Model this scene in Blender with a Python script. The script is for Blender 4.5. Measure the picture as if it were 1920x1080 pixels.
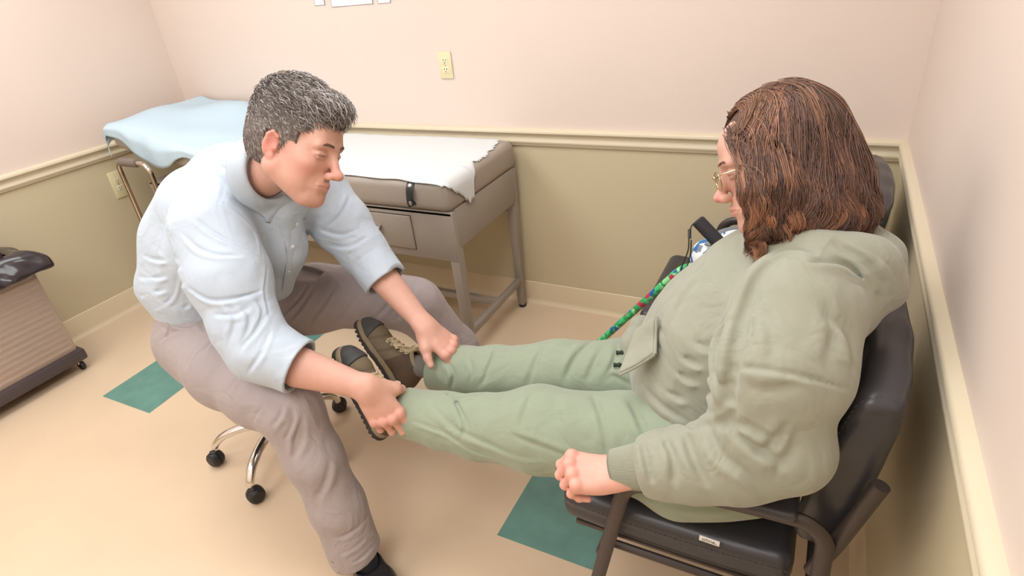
import bpy, bmesh, math, random
import numpy as np
import openvdb
from mathutils import Vector, Matrix
random.seed(7); rng = np.random.default_rng(7)
for o in list(bpy.data.objects): bpy.data.objects.remove(o)
scene = bpy.context.scene
COL = scene.collection
PI = math.pi

# ------------------------------------------------------------------ camera
CAM = np.array([-0.2727, -2.4191, 1.6169])
YAW, PITCH, ROLL, FPX = -0.515708, 0.510695, -0.110098, 1103.6
def _basis():
    cy, sy, cp, sp = math.cos(YAW), math.sin(YAW), math.cos(PITCH), math.sin(PITCH)
    f = np.array([sy*cp, cy*cp, -sp]); r = np.array([cy, -sy, 0.]); u = np.cross(r, f)
    cr, sr = math.cos(ROLL), math.sin(ROLL)
    return r*cr+u*sr, -r*sr+u*cr, f
CR, CU, CF = _basis()
def ray(px, py): return CF + CR*(px-960)/FPX - CU*(py-540)/FPX
def at(px, py, d): return CAM + d*ray(px, py)          # measured point of the place at depth d
def on(px, py, ax, v):                                  # measured point on the plane axis = v
    d = ray(px, py); i = 'xyz'.index(ax); return CAM + d*(v-CAM[i])/d[i]
def cv(a, b, c=0.):                                     # direction given as right / up / towards viewer
    w = a*CR + b*CU - c*CF; return w/np.linalg.norm(w)
cd = bpy.data.cameras.new('camera'); cam = bpy.data.objects.new('camera', cd); COL.objects.link(cam)
M = Matrix((tuple(CR), tuple(CU), tuple(-CF))).transposed().to_4x4(); M.translation = Vector(CAM)
cam.matrix_world = M
cd.sensor_width = 36; cd.lens = FPX/1920*36; cd.clip_start = 0.02
scene.camera = cam

# ------------------------------------------------------------------ light and exposure
w = bpy.data.worlds.new('world'); scene.world = w; w.use_nodes = True
w.node_tree.nodes['Background'].inputs[0].default_value = (1, .93, .86, 1)
w.node_tree.nodes['Background'].inputs[1].default_value = 0.3
scene.view_settings.view_transform = 'Standard'; scene.view_settings.look = 'None'
scene.view_settings.gamma = 1; scene.view_settings.use_curve_mapping = False
scene.view_settings.exposure = -0.08
LIGHTS = [(-1.05, -1.25, 15), (-2.85, -1.25, 15), (-1.05, -2.95, 19), (-2.85, -2.95, 15)]       # ceiling light fittings: x, y, watts; the front pair is added as fill
CEIL = 2.6
def lamp_area(name, loc, sx, sy, power, color, parent=None):
    l = bpy.data.lights.new(name, 'AREA'); l.shape = 'RECTANGLE'; l.size = sx; l.size_y = sy
    l.energy = power; l.color = color
    o = bpy.data.objects.new(name, l); COL.objects.link(o); o.location = loc
    if parent: o.parent = parent
    return o

# ------------------------------------------------------------------ materials
def srgb(c):
    return tuple((x/255/12.92 if x/255 <= .04045 else ((x/255+.055)/1.055)**2.4) for x in c)
MATS = {}
def mat(name, color, rough=.6, metal=0., var=0., vscale=8., bump=0., bscale=60., spec=.5, sheen=0., sss=0., attr=False,
        wave=None, stretch=None, coat=0., crumple=0.):
    if name in MATS: return MATS[name]
    m = bpy.data.materials.new(name); m.use_nodes = True; nt = m.node_tree; b = nt.nodes['Principled BSDF']
    c = srgb(color)
    b.inputs['Roughness'].default_value = rough; b.inputs['Metallic'].default_value = metal
    b.inputs['Specular IOR Level'].default_value = spec; b.inputs['Coat Weight'].default_value = coat
    if sheen: b.inputs['Sheen Weight'].default_value = sheen; b.inputs['Sheen Roughness'].default_value = .5
    if sss:
        b.inputs['Subsurface Weight'].default_value = sss; b.inputs['Subsurface Radius'].default_value = (1, .35, .2)
        b.inputs['Subsurface Scale'].default_value = .006
    tc = nt.nodes.new('ShaderNodeTexCoord')
    co = tc.outputs['Object']
    if stretch:
        mp = nt.nodes.new('ShaderNodeMapping'); mp.inputs['Scale'].default_value = stretch
        nt.links.new(co, mp.inputs[0]); co = mp.outputs[0]
    src = None
    if attr:
        a = nt.nodes.new('ShaderNodeAttribute'); a.attribute_name = 'tint'; src = a.outputs['Color']
    if var:
        n = nt.nodes.new('ShaderNodeTexNoise'); n.inputs['Scale'].default_value = vscale; n.inputs['Detail'].default_value = 4
        nt.links.new(co, n.inputs['Vector'])
        hsv = nt.nodes.new('ShaderNodeHueSaturation')
        mr = nt.nodes.new('ShaderNodeMapRange'); mr.inputs[1].default_value = .3; mr.inputs[2].default_value = .7
        mr.inputs[3].default_value = 1-var; mr.inputs[4].default_value = 1+var
        nt.links.new(n.outputs['Fac'], mr.inputs[0]); nt.links.new(mr.outputs[0], hsv.inputs['Value'])
        if src: nt.links.new(src, hsv.inputs['Color'])
        else: hsv.inputs['Color'].default_value = (*c, 1)
        src = hsv.outputs[0]
    if src: nt.links.new(src, b.inputs['Base Color'])
    else: b.inputs['Base Color'].default_value = (*c, 1)
    if bump:
        if wave:
            n2 = nt.nodes.new('ShaderNodeTexWave'); n2.inputs['Scale'].default_value = wave; n2.inputs['Distortion'].default_value = 1.5
            n2.bands_direction = 'DIAGONAL'; out = n2.outputs['Fac']
        else:
            n2 = nt.nodes.new('ShaderNodeTexNoise'); n2.inputs['Scale'].default_value = bscale; n2.inputs['Detail'].default_value = 3; out = n2.outputs['Fac']
        nt.links.new(co, n2.inputs['Vector'])
        bp = nt.nodes.new('ShaderNodeBump'); bp.inputs['Strength'].default_value = bump; bp.inputs['Distance'].default_value = .002
        nt.links.new(out, bp.inputs['Height']); nt.links.new(bp.outputs[0], b.inputs['Normal'])
    if crumple:
        n3 = nt.nodes.new('ShaderNodeTexNoise'); n3.inputs['Scale'].default_value = 9; n3.inputs['Detail'].default_value = 2.5; n3.inputs['Distortion'].default_value = 1.6; n3.inputs['Roughness'].default_value = .45
        nt.links.new(tc.outputs['Object'], n3.inputs['Vector'])
        b3 = nt.nodes.new('ShaderNodeBump'); b3.inputs['Strength'].default_value = crumple; b3.inputs['Distance'].default_value = .02
        nt.links.new(n3.outputs['Fac'], b3.inputs['Height'])
        for l_ in [l_ for l_ in nt.links if l_.to_socket == b.inputs['Normal']]: nt.links.new(b3.outputs[0], l_.from_node.inputs['Normal'])
        if not b.inputs['Normal'].is_linked: nt.links.new(b3.outputs[0], b.inputs['Normal'])
    MATS[name] = m
    return m

WALL_UP = (222, 206, 194); WALL_LOW = (201, 188, 156); TRIM = (212, 199, 172)
m_wall = mat('wall_paint', WALL_UP, .55, var=.012, vscale=2, bump=.05, bscale=220)
def wall_material():
    m = m_wall; nt = m.node_tree; b = nt.nodes['Principled BSDF']
    geo = nt.nodes.new('ShaderNodeNewGeometry'); sep = nt.nodes.new('ShaderNodeSeparateXYZ')
    nt.links.new(geo.outputs['Position'], sep.inputs[0])
    lt = nt.nodes.new('ShaderNodeMath'); lt.operation = 'LESS_THAN'; lt.inputs[1].default_value = .88
    nt.links.new(sep.outputs['Z'], lt.inputs[0])
    mx = nt.nodes.new('ShaderNodeMix'); mx.data_type = 'RGBA'
    mx.inputs['A'].default_value = (*srgb(WALL_UP), 1); mx.inputs['B'].default_value = (*srgb(WALL_LOW), 1)
    nt.links.new(lt.outputs[0], mx.inputs['Factor'])
    hs = [n for n in nt.nodes if n.type == 'HUE_SAT'][0]
    nt.links.new(mx.outputs['Result'], hs.inputs['Color'])
wall_material()
m_ceil = mat('ceiling_paint', (240, 238, 232), .8)
m_floor = mat('floor_vinyl', (216, 192, 163), .33, var=.03, vscale=3.5, bump=.03, bscale=25)
m_tile = mat('green_vinyl', (98, 142, 132), .35, var=.10, vscale=14, bump=.02, bscale=40)
m_trim = mat('trim_paint', TRIM, .4)
m_base = mat('baseboard_vinyl', (218, 200, 168), .45)
m_seam = mat('caulk', (190, 172, 140), .7)

# ------------------------------------------------------------------ object helpers
def props(o, label=None, category=None, group=None, kind=None):
    if label: o['label'] = label
    if category: o['category'] = category
    if group: o['group'] = group
    if kind: o['kind'] = kind
    return o
def thing(name, loc, label, category, group=None):
    o = bpy.data.objects.new(name, None); COL.objects.link(o); o.location = Vector([float(x) for x in loc])
    o.empty_display_size = .05
    return props(o, label, category, group)
def wloc(o):
    v = np.zeros(3)
    while o: v = v+np.array(o.location); o = o.parent
    return v
def smooth(me): me.polygons.foreach_set('use_smooth', [True]*len(me.polygons))
def link(name, me, m, parent=None, origin=None, flat=False):
    o = bpy.data.objects.new(name, me); COL.objects.link(o)
    off = wloc(parent) if parent else (np.array(origin, float) if origin is not None else np.zeros(3))
    if np.any(off): me.transform(Matrix.Translation(Vector(-off)))
    if parent: o.parent = parent
    elif origin is not None: o.location = Vector([float(x) for x in origin])
    for mm in (m if isinstance(m, (list, tuple)) else [m]): me.materials.append(mm)
    if not flat: smooth(me)
    return o
def sharp(me, ang=35):
    try: me.set_sharp_from_angle(angle=math.radians(ang))
    except Exception: pass

class MB:
    """collects solids into one mesh"""
    def __init__(s): s.bm = bmesh.new()
    def box(s, c, size, rot=None, bev=0., seg=2, R=None, mi=0, taper=None):
        t = bmesh.new(); bmesh.ops.create_cube(t, size=1)
        for v in t.verts:
            k = 1.
            if taper and v.co.z < 0: v.co.x *= taper[0]; v.co.y *= taper[1]
            v.co = Vector((v.co.x*size[0], v.co.y*size[1], v.co.z*size[2]))
        if bev: bmesh.ops.bevel(t, geom=t.edges[:], offset=bev, segments=seg, profile=.5, affect='EDGES')
        Rm = R if R is not None else (Matrix.Rotation(rot[2], 3, 'Z') @ Matrix.Rotation(rot[1], 3, 'Y') @ Matrix.Rotation(rot[0], 3, 'X') if rot else Matrix.Identity(3))
        for v in t.verts: v.co = Rm @ v.co + Vector([float(x) for x in c])
        s._merge(t, mi); return s
    def _merge(s, t, mi=0):
        base = {}
        for v in t.verts: base[v] = s.bm.verts.new(v.co)
        for f in t.faces:
            try: nf = s.bm.faces.new([base[v] for v in f.verts]); nf.material_index = mi
            except ValueError: pass
        t.free()
    def tube(s, pts, r, n=12, mi=0, flat=None, cap=True, closed=False, up=None):
        """sweep; r scalar or list; flat=(a,b) multiplies the two cross axes"""
        P = [np.array(p, float) for p in pts]; N = len(P)
        rr = [r]*N if np.isscalar(r) else list(r)
        a, b = flat if flat else (1, 1)
        T = []
        for i in range(N):
            if closed: t = P[(i+1) % N]-P[i-1]
            else: t = P[min(i+1, N-1)]-P[max(i-1, 0)]
            T.append(t/max(np.linalg.norm(t), 1e-9))
        ref = np.array(up, float) if up is not None else (np.array([0, 0, 1.]) if abs(T[0][2]) < .9 else np.array([1., 0, 0]))
        nrm = ref-T[0]*(ref@T[0]); nrm /= np.linalg.norm(nrm)
        rings = []
        for i in range(N):
            if up is not None: nrm = ref-T[i]*(ref@T[i])
            else: nrm = nrm-T[i]*(nrm@T[i])
            nrm = nrm/max(np.linalg.norm(nrm), 1e-9); bi = np.cross(T[i], nrm)
            ring = []
            for k in range(n):
                th = 2*PI*k/n
                ring.append(s.bm.verts.new(Vector(P[i]+rr[i]*(a*math.cos(th)*nrm+b*math.sin(th)*bi))))
            rings.append(ring)
        L = N if closed else N-1
        for i in range(L):
            A, B = rings[i], rings[(i+1) % N]
            for k in range(n):
                f = s.bm.faces.new((A[k], A[(k+1) % n], B[(k+1) % n], B[k])); f.material_index = mi
        if cap and not closed:
            f = s.bm.faces.new(rings[0][::-1]); f.material_index = mi
            f = s.bm.faces.new(rings[-1]); f.material_index = mi
        return s
    def lathe(s, prof, o=(0, 0, 0), axis=(0, 0, 1), n=28, mi=0):
        ax = Vector(axis).normalized(); q = Vector((0, 0, 1)).rotation_difference(ax)
        rings = []
        for (r, z) in prof:
            ring = []
            for k in range(n):
                th = 2*PI*k/n
                ring.append(s.bm.verts.new(q @ Vector((max(r, 1e-5)*math.cos(th), max(r, 1e-5)*math.sin(th), z))+Vector([float(x) for x in o])))
            rings.append(ring)
        for A, B in zip(rings, rings[1:]):
            for k in range(n):
                f = s.bm.faces.new((A[k], A[(k+1) % n], B[(k+1) % n], B[k])); f.material_index = mi
        f = s.bm.faces.new(rings[0][::-1]); f.material_index = mi
        f = s.bm.faces.new(rings[-1]); f.material_index = mi
        return s
    def poly(s, verts, faces, mi=0):
        vs = [s.bm.verts.new(Vector([float(x) for x in v])) for v in verts]
        for f in faces:
            nf = s.bm.faces.new([vs[i] for i in f]); nf.material_index = mi
        return s
    def sphere(s, c, r, scale=(1, 1, 1), seg=20, mi=0, R=None):
        t = bmesh.new(); bmesh.ops.create_uvsphere(t, u_segments=seg, v_segments=seg//2+2, radius=1)
        Rm = R if R is not None else Matrix.Identity(3)
        for v in t.verts: v.co = Rm @ Vector((v.co.x*scale[0]*r, v.co.y*scale[1]*r, v.co.z*scale[2]*r))+Vector([float(x) for x in c])
        s._merge(t, mi); return s
    def build(s, name, m, parent=None, origin=None, ang=35):
        bmesh.ops.recalc_face_normals(s.bm, faces=s.bm.faces[:])
        me = bpy.data.meshes.new(name); s.bm.to_mesh(me); s.bm.free()
        o = link(name, me, m, parent, origin); sharp(me, ang)
        return o
def crom(pts, n=8, closed=False):
    P = np.array(pts, float); N = len(P); out = []
    if closed: idx = lambda i: P[i % N]; segs = N
    else:
        idx = lambda i: P[i] if 0 <= i < N else (2*P[0]-P[1] if i < 0 else 2*P[-1]-P[-2]); segs = N-1
    for i in range(segs):
        a, b, c, d = idx(i-1), idx(i), idx(i+1), idx(i+2)
        for k in range(n):
            t = k/n
            out.append(.5*((2*b)+(-a+c)*t+(2*a-5*b+4*c-d)*t*t+(-a+3*b-3*c+d)*t**3))
    if not closed: out.append(P[-1])
    return np.array(out)
def grid_mesh(name, G, m, parent=None, origin=None, thick=0., offset=0, subsurf=0):
    """G[i][j] = point; a sheet with real thickness"""
    G = np.array(G, float); a, b = G.shape[:2]
    V = G.reshape(-1, 3); F = [(i*b+j, i*b+j+1, (i+1)*b+j+1, (i+1)*b+j) for i in range(a-1) for j in range(b-1)]
    me = bpy.data.meshes.new(name); me.from_pydata([tuple(v) for v in V], [], F); me.update()
    o = link(name, me, m, parent, origin)
    if thick:
        md = o.modifiers.new('solid', 'SOLIDIFY'); md.thickness = thick; md.offset = offset
    if subsurf:
        md = o.modifiers.new('sub', 'SUBSURF'); md.levels = subsurf; md.render_levels = subsurf
    return o

# ------------------------------------------------------------------ implicit surfaces for bodies and cloth
class Field:
    def __init__(s, lo, hi, h):
        s.lo = np.array(lo, float); s.h = h
        s.n = np.ceil((np.array(hi, float)-s.lo)/h).astype(int)+1
        s.a = np.full(tuple(s.n), .2, np.float32)
        s.ax = [(s.lo[i]+h*np.arange(s.n[i])).astype(np.float32) for i in range(3)]
    def win(s, pts, m):
        P = np.array(pts, float); lo = P.min(0)-m; hi = P.max(0)+m
        i0 = np.clip(np.floor((lo-s.lo)/s.h).astype(int), 0, s.n); i1 = np.clip(np.ceil((hi-s.lo)/s.h).astype(int)+1, 0, s.n)
        if np.any(i1 <= i0): return None
        sl = tuple(slice(a, b) for a, b in zip(i0, i1))
        return sl, s.ax[0][sl[0]][:, None, None], s.ax[1][sl[1]][None, :, None], s.ax[2][sl[2]][None, None, :]
    def comb(s, sl, d, k, op='add'):
        A = s.a[sl]
        if op == 'sub': A = -A
        r = np.minimum(A, d)
        if k > 0:
            hh = np.maximum(k-np.abs(A-d), 0)/k; r = r-hh*hh*k*.25
        s.a[sl] = -r if op == 'sub' else r
    def cone(s, a, b, ra, rb, k=0., n=None, f=1., op='add', flat=False):
        a = np.array(a, float); b = np.array(b, float); R = max(ra, rb)*max(f, 1)+k+.03
        wv = s.win([a, b], R)
        if wv is None: return s
        sl, X, Y, Z = wv; ba = b-a; L2 = float(ba@ba)+1e-12
        px, py, pz = X-a[0], Y-a[1], Z-a[2]
        tt = (px*ba[0]+py*ba[1]+pz*ba[2])/L2; t = np.clip(tt, 0, 1)
        qx, qy, qz = px-t*ba[0], py-t*ba[1], pz-t*ba[2]
        if n is not None and f != 1:
            n = np.array(n, float); n = n-ba*(n@ba)/L2; n /= np.linalg.norm(n)
            wn = (qx*n[0]+qy*n[1]+qz*n[2])*(1-1/f); qx, qy, qz = qx-n[0]*wn, qy-n[1]*wn, qz-n[2]*wn
        if flat:
            L = math.sqrt(L2); tx = (tt-t)*L
            qx, qy, qz = qx-(tt-t)*ba[0], qy-(tt-t)*ba[1], qz-(tt-t)*ba[2]
            d = np.maximum(np.sqrt(qx*qx+qy*qy+qz*qz)-(ra+(rb-ra)*t), np.abs((tt-.5)*L)-L/2)
        else: d = np.sqrt(qx*qx+qy*qy+qz*qz)-(ra+(rb-ra)*t)
        s.comb(sl, d.astype(np.float32), k, 'sub' if op == 'sub' else 'add'); return s
    def chain(s, P, r, k=.01, n=None, f=1., **kw):
        ff = [f]*len(P) if np.isscalar(f) else f
        for i in range(len(P)-1): s.cone(P[i], P[i+1], r[i], r[i+1], k, n, .5*(ff[i]+ff[i+1]), **kw)
        return s
    def ell(s, c, r, k=0., R=None, op='add'):
        c = np.array(c, float); r = np.array(r, float); wv = s.win([c], max(r)+k+.03)
        if wv is None: return s
        sl, X, Y, Z = wv; px, py, pz = X-c[0], Y-c[1], Z-c[2]
        if R is not None: px, py, pz = (R[0][0]*px+R[0][1]*py+R[0][2]*pz, R[1][0]*px+R[1][1]*py+R[1][2]*pz, R[2][0]*px+R[2][1]*py+R[2][2]*pz)
        k0 = np.sqrt((px/r[0])**2+(py/r[1])**2+(pz/r[2])**2); k1 = np.sqrt((px/r[0]**2)**2+(py/r[1]**2)**2+(pz/r[2]**2)**2)
        d = k0*(k0-1)/np.maximum(k1, 1e-6)
        s.comb(sl, d.astype(np.float32), k, op); return s
    def cut(s, p, n, k=.004, win=None):
        """remove the side n points to, inside a window (points, margin)"""
        p = np.array(p, float); n = np.array(n, float); n /= np.linalg.norm(n)
        wv = s.win(win[0], win[1]) if win else s.win([s.lo, s.lo+s.n*s.h], 0)
        if wv is None: return s
        sl, X, Y, Z = wv; d = -((X-p[0])*n[0]+(Y-p[1])*n[1]+(Z-p[2])*n[2])
        s.comb(sl, d.astype(np.float32), k, 'sub'); return s
    def stroke(s, P, wd, amp, taper=True):
        P = np.array(P, float); wv = s.win(P, wd*2.6)
        if wv is None: return s
        sl, X, Y, Z = wv
        best = None; lens = np.r_[0, np.cumsum(np.linalg.norm(np.diff(P, axis=0), axis=1))]; T = max(lens[-1], 1e-6)
        for i in range(len(P)-1):
            a, b = P[i], P[i+1]; ba = b-a; L2 = float(ba@ba)+1e-12
            px, py, pz = X-a[0], Y-a[1], Z-a[2]
            t = np.clip((px*ba[0]+py*ba[1]+pz*ba[2])/L2, 0, 1)
            d2 = ((px-t*ba[0])**2+(py-t*ba[1])**2+(pz-t*ba[2])**2).astype(np.float32)
            u = ((lens[i]+t*(lens[i+1]-lens[i]))/T).astype(np.float32)
            if best is None: best, bu = d2, u+0*d2
            else:
                m = d2 < best; best = np.where(m, d2, best); bu = np.where(m, u, bu)
        g = np.exp(-best/(wd*wd))*amp
        if taper: g = g*np.sqrt(np.clip(np.sin(PI*np.clip(bu, .01, .99)), 0, 1))
        s.a[sl] += g.astype(np.float32); return s
    def samp(s, p):
        q = (np.asarray(p, float)-s.lo)/s.h; i = np.clip(np.floor(q).astype(int), 0, s.n-2); t = np.clip(q-i, 0, 1)
        x, y, z = i[..., 0], i[..., 1], i[..., 2]; tx, ty, tz = t[..., 0], t[..., 1], t[..., 2]; a = s.a
        c = lambda i_, j_, k_: a[x+i_, y+j_, z+k_]
        return ((c(0,0,0)*(1-tx)+c(1,0,0)*tx)*(1-ty)+(c(0,1,0)*(1-tx)+c(1,1,0)*tx)*ty)*(1-tz)+((c(0,0,1)*(1-tx)+c(1,0,1)*tx)*(1-ty)+(c(0,1,1)*(1-tx)+c(1,1,1)*tx)*ty)*tz
    def grad(s, p):
        e = s.h; p = np.asarray(p, float); g = np.stack([s.samp(p+e*v)-s.samp(p-e*v) for v in np.eye(3)], -1)
        return g/np.maximum(np.linalg.norm(g, axis=-1, keepdims=True), 1e-9)
    def hit(s, px, py, back=False):
        d = ray(px, py); ts = np.arange(.7, 3.2, s.h*.4); P = CAM+ts[:, None]*d
        ins = np.all((P > s.lo) & (P < s.lo+(s.n-1)*s.h), axis=1)
        v = np.where(ins, s.samp(P), 1.); k = np.nonzero(v < 0)[0]
        return P[k[0]] if len(k) else None
    def fold(s, pix, wd=.008, amp=.006, ridge=.7, n=5, off=(1, 1)):
        """a crease lying on the cloth: a groove with a raised roll beside it"""
        H = [s.hit(*p) for p in pix]; H = [h for h in H if h is not None]
        if len(H) < 2: return s
        P = crom(H, n) if len(H) > 2 else np.array(H)
        wd *= .74; amp *= 1.25
        s._q = getattr(s, '_q', []); s._q.append((P, wd, amp))
        if ridge:
            g = s.grad(P); T = np.gradient(P, axis=0); T /= np.maximum(np.linalg.norm(T, axis=1, keepdims=True), 1e-9)
            side = np.cross(T, g); o = off[0] if np.isscalar(off[0]) else 1
            s._q.append((P+side*wd*1.7*o, wd*1.25, -amp*ridge))
        return s
    def flush(s):
        for P, wd, amp in getattr(s, '_q', []): s.stroke(P, wd, amp)
        s._q = []; return s
    def noise(s, amp, scale, seed=0):
        r = np.random.default_rng(seed); X, Y, Z = s.ax[0][:, None, None], s.ax[1][None, :, None], s.ax[2][None, None, :]
        tot = 0
        for i in range(5):
            k = r.normal(size=3)*scale; ph = r.uniform(0, 6.28)
            tot = tot+np.sin(k[0]*X+k[1]*Y+k[2]*Z+ph)
        s.a += (amp*tot/2).astype(np.float32); return s
    def mesh(s, name, iso=0.):
        a = s.a.copy()
        for i in (0, -1): a[i] = np.maximum(a[i], s.h); a[:, i] = np.maximum(a[:, i], s.h); a[:, :, i] = np.maximum(a[:, :, i], s.h)
        np.clip(a, -4*s.h, 4*s.h, out=a)
        g = openvdb.FloatGrid(4*s.h); g.copyFromArray(a)
        p, t, q = g.convertToPolygons(isovalue=iso, adaptivity=0) if hasattr(g, 'convertToPolygons') else (*g.convertToQuads(iso), None)
        V = p.astype(np.float64)*s.h+s.lo
        A, B, C, D = V[q[:, 0]], V[q[:, 1]], V[q[:, 2]], V[q[:, 3]]
        if np.einsum('ij,ij->i', A, np.cross(B, C)).sum()+np.einsum('ij,ij->i', A, np.cross(C, D)).sum() < 0: q = q[:, ::-1]
        me = bpy.data.meshes.new(name)
        me.vertices.add(len(V)); me.vertices.foreach_set('co', V.astype(np.float32).ravel())
        nq = len(q); me.loops.add(nq*4); me.loops.foreach_set('vertex_index', q.astype(np.int32).ravel())
        me.polygons.add(nq); me.polygons.foreach_set('loop_start', np.arange(0, nq*4, 4, dtype=np.int32))
        me.update(calc_edges=True); me.validate()
        return me
def verts(me):
    v = np.empty(len(me.vertices)*3, np.float32); me.vertices.foreach_get('co', v); return v.reshape(-1, 3).astype(float)
def tint(me, col):
    a = me.color_attributes.new('tint', 'FLOAT_COLOR', 'POINT')
    c = np.ones((len(col), 4), np.float32); c[:, :3] = col; a.data.foreach_set('color', c.ravel())
def join_meshes(name, ms):
    bm = bmesh.new()
    for m_ in ms: bm.from_mesh(m_)
    me = bpy.data.meshes.new(name); bm.to_mesh(me); bm.free(); return me
def strands(name, paths, radii, cols, m, parent, sides=3, along=None):
    """paths: (S, K, 3) many hairs as one mesh of tapered tubes"""
    paths = np.asarray(paths, float); S, K = paths.shape[:2]
    T = np.gradient(paths, axis=1); T /= np.maximum(np.linalg.norm(T, axis=2, keepdims=True), 1e-9)
    ref = np.where(np.abs(T[..., 2:3]) < .8, np.array([0, 0, 1.]), np.array([1., 0, 0]))
    N = np.cross(T, ref); N /= np.maximum(np.linalg.norm(N, axis=2, keepdims=True), 1e-9); B = np.cross(T, N)
    th = 2*PI*np.arange(sides)/sides
    rad = np.asarray(radii)[:, :, None, None] if np.ndim(radii) == 2 else np.asarray(radii)[None, :, None, None]
    V = paths[:, :, None]+rad*(np.cos(th)[None, None, :, None]*N[:, :, None]+np.sin(th)[None, None, :, None]*B[:, :, None])
    V = V.reshape(-1, 3)
    base = (np.arange(S)*K*sides)[:, None, None]+(np.arange(K-1)*sides)[None, :, None]; k = np.arange(sides)[None, None, :]; k2 = (k+1) % sides
    q = np.stack([base+k, base+k2, base+sides+k2, base+sides+k], -1).reshape(-1, 4)
    me = bpy.data.meshes.new(name); me.vertices.add(len(V)); me.vertices.foreach_set('co', V.astype(np.float32).ravel())
    nq = len(q); me.loops.add(nq*4); me.loops.foreach_set('vertex_index', q.astype(np.int32).ravel())
    me.polygons.add(nq); me.polygons.foreach_set('loop_start', np.arange(0, nq*4, 4, dtype=np.int32)); me.update(calc_edges=True)
    cc = np.repeat(np.asarray(cols), K*sides, axis=0)
    if along is not None: cc = cc*np.tile(np.repeat(np.asarray(along), sides, axis=0), (S, 1))
    tint(me, cc)
    return link(name, me, m, parent)

# ================================================================== THE ROOM
XL, YF = -3.806, -3.7
def plane(name, vs, m, origin=(0, 0, 0)):
    me = bpy.data.meshes.new(name); me.from_pydata(vs, [], [tuple(range(len(vs)))]); me.update()
    return props(link(name, me, m, origin=origin, flat=True), kind='structure')
def slab(name, lo, hi, m):
    b = MB(); lo = np.array(lo, float); hi = np.array(hi, float); b.box((lo+hi)/2, hi-lo); c = (lo+hi)/2
    return props(b.build(name, m, origin=(c[0], c[1], lo[2])), kind='structure')
slab('wall_back', (XL-.1, 0, 0), (.1, .1, CEIL), m_wall)
slab('wall_right', (0, YF-.1, 0), (.1, 0, CEIL), m_wall)
slab('wall_left', (XL-.1, YF-.1, 0), (XL, 0, CEIL), m_wall)
slab('wall_front', (XL, YF-.1, 0), (0, YF, CEIL), m_wall)
slab('ceiling', (XL, YF, CEIL), (0, 0, CEIL+.1), m_ceil)
# floor: beige vinyl with single green vinyl tiles let in
fl = MB(); fl.box(((XL+0)/2, YF/2, -.05), (-XL, -YF, .1), mi=0)
for q in ([(-3.119, -1.411), (-2.769, -1.408), (-2.785, -1.165), (-3.131, -1.10)], [(-1.019, -1.378), (-.677, -1.378), (-.69, -1.078), (-1.016, -1.078)],
          [(-2.80, -.70), (-2.436, -.706), (-2.436, -.42), (-2.80, -.42)], [(-.33, -2.9), (-.02, -2.9), (-.02, -2.6), (-.33, -2.6)]):
    fl.poly([(x, y, .0006) for x, y in q], [(0, 1, 2, 3)], mi=1)
props(fl.build('floor', [m_floor, m_tile], origin=(-1.9, -1.8, 0)), kind='structure')

def profile_run(name, prof, p0, p1, inward, m, kind='structure'):
    """extrude (offset from wall, z) outline along a wall"""
    b = MB(); inward = np.array(inward, float); n = len(prof)
    V = [np.array([p[0]+inward[0]*o, p[1]+inward[1]*o, z]) for p in (p0, p1) for o, z in prof]
    b.poly(V, [(i, (i+1) % n, n+(i+1) % n, n+i) for i in range(n)]+[tuple(range(n))[::-1], tuple(range(n, 2*n))])
    return props(b.build(name, m, origin=((p0[0]+p1[0])/2, (p0[1]+p1[1])/2, min(z for _, z in prof)), ang=50), kind=kind)
RAIL = [(0, .93), (.020, .927), (.025, .921), (.025, .912), (.016, .905), (.011, .893), (.011, .884), (.017, .875), (.018, .868), (.013, .862), (.010, .852), (0, .850)]
BASE = [(0, .122), (.003, .121), (.005, .117), (.005, .024), (.009, .012), (.018, .004), (.022, 0), (0, 0)]
for nm, prof, m in (('trim', RAIL, m_trim), ('baseboard', BASE, m_base)):
    e = .001
    profile_run('trim_1' if nm == 'trim' else 'baseboard_back', prof, (XL, 0), (0, 0), (0, -1), m)
    profile_run('trim_2' if nm == 'trim' else 'baseboard_right', prof, (0, 0), (0, YF), (-1, 0), m)
    profile_run('trim_3' if nm == 'trim' else 'baseboard_left', prof, (XL, 0), (XL, YF), (1, 0), m)
m_knob = mat('chrome', (225, 222, 218), .12, 1.)
# ceiling lights
m_lampframe = mat('lamp_frame', (240, 240, 238), .5)
m_diff = bpy.data.materials.new('lamp_diffuser'); m_diff.use_nodes = True
_b = m_diff.node_tree.nodes['Principled BSDF']; _b.inputs['Emission Color'].default_value = (.95, .97, 1, 1); _b.inputs['Emission Strength'].default_value = 3
for i, (x, y, pw) in enumerate(LIGHTS):
    t = thing('ceiling_light', (x, y, CEIL-.06), ['square ceiling light above the woman, by the back wall', 'square ceiling light above the exam table', 'added fill light by the front wall on the right, built as a square ceiling light', 'added fill light by the front wall on the left, built as a square ceiling light'][i], 'ceiling light', 'ceiling lights')
    b = MB()
    for s_ in (-1, 1): b.box((x+s_*.59, y, CEIL-.03), (.03, 1.21, .06), bev=.003); b.box((x, y+s_*.59, CEIL-.03), (1.15, .03, .06), bev=.003)
    b.build('frame', m_lampframe, t)
    b = MB(); b.box((x, y, CEIL-.03), (1.15, 1.15, .01)); b.build('diffuser', m_diff, t)
    lamp_area('lamp_glow', (0, 0, -.01), 1.1, 1.1, pw, (.94, .97, 1), t)

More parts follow.
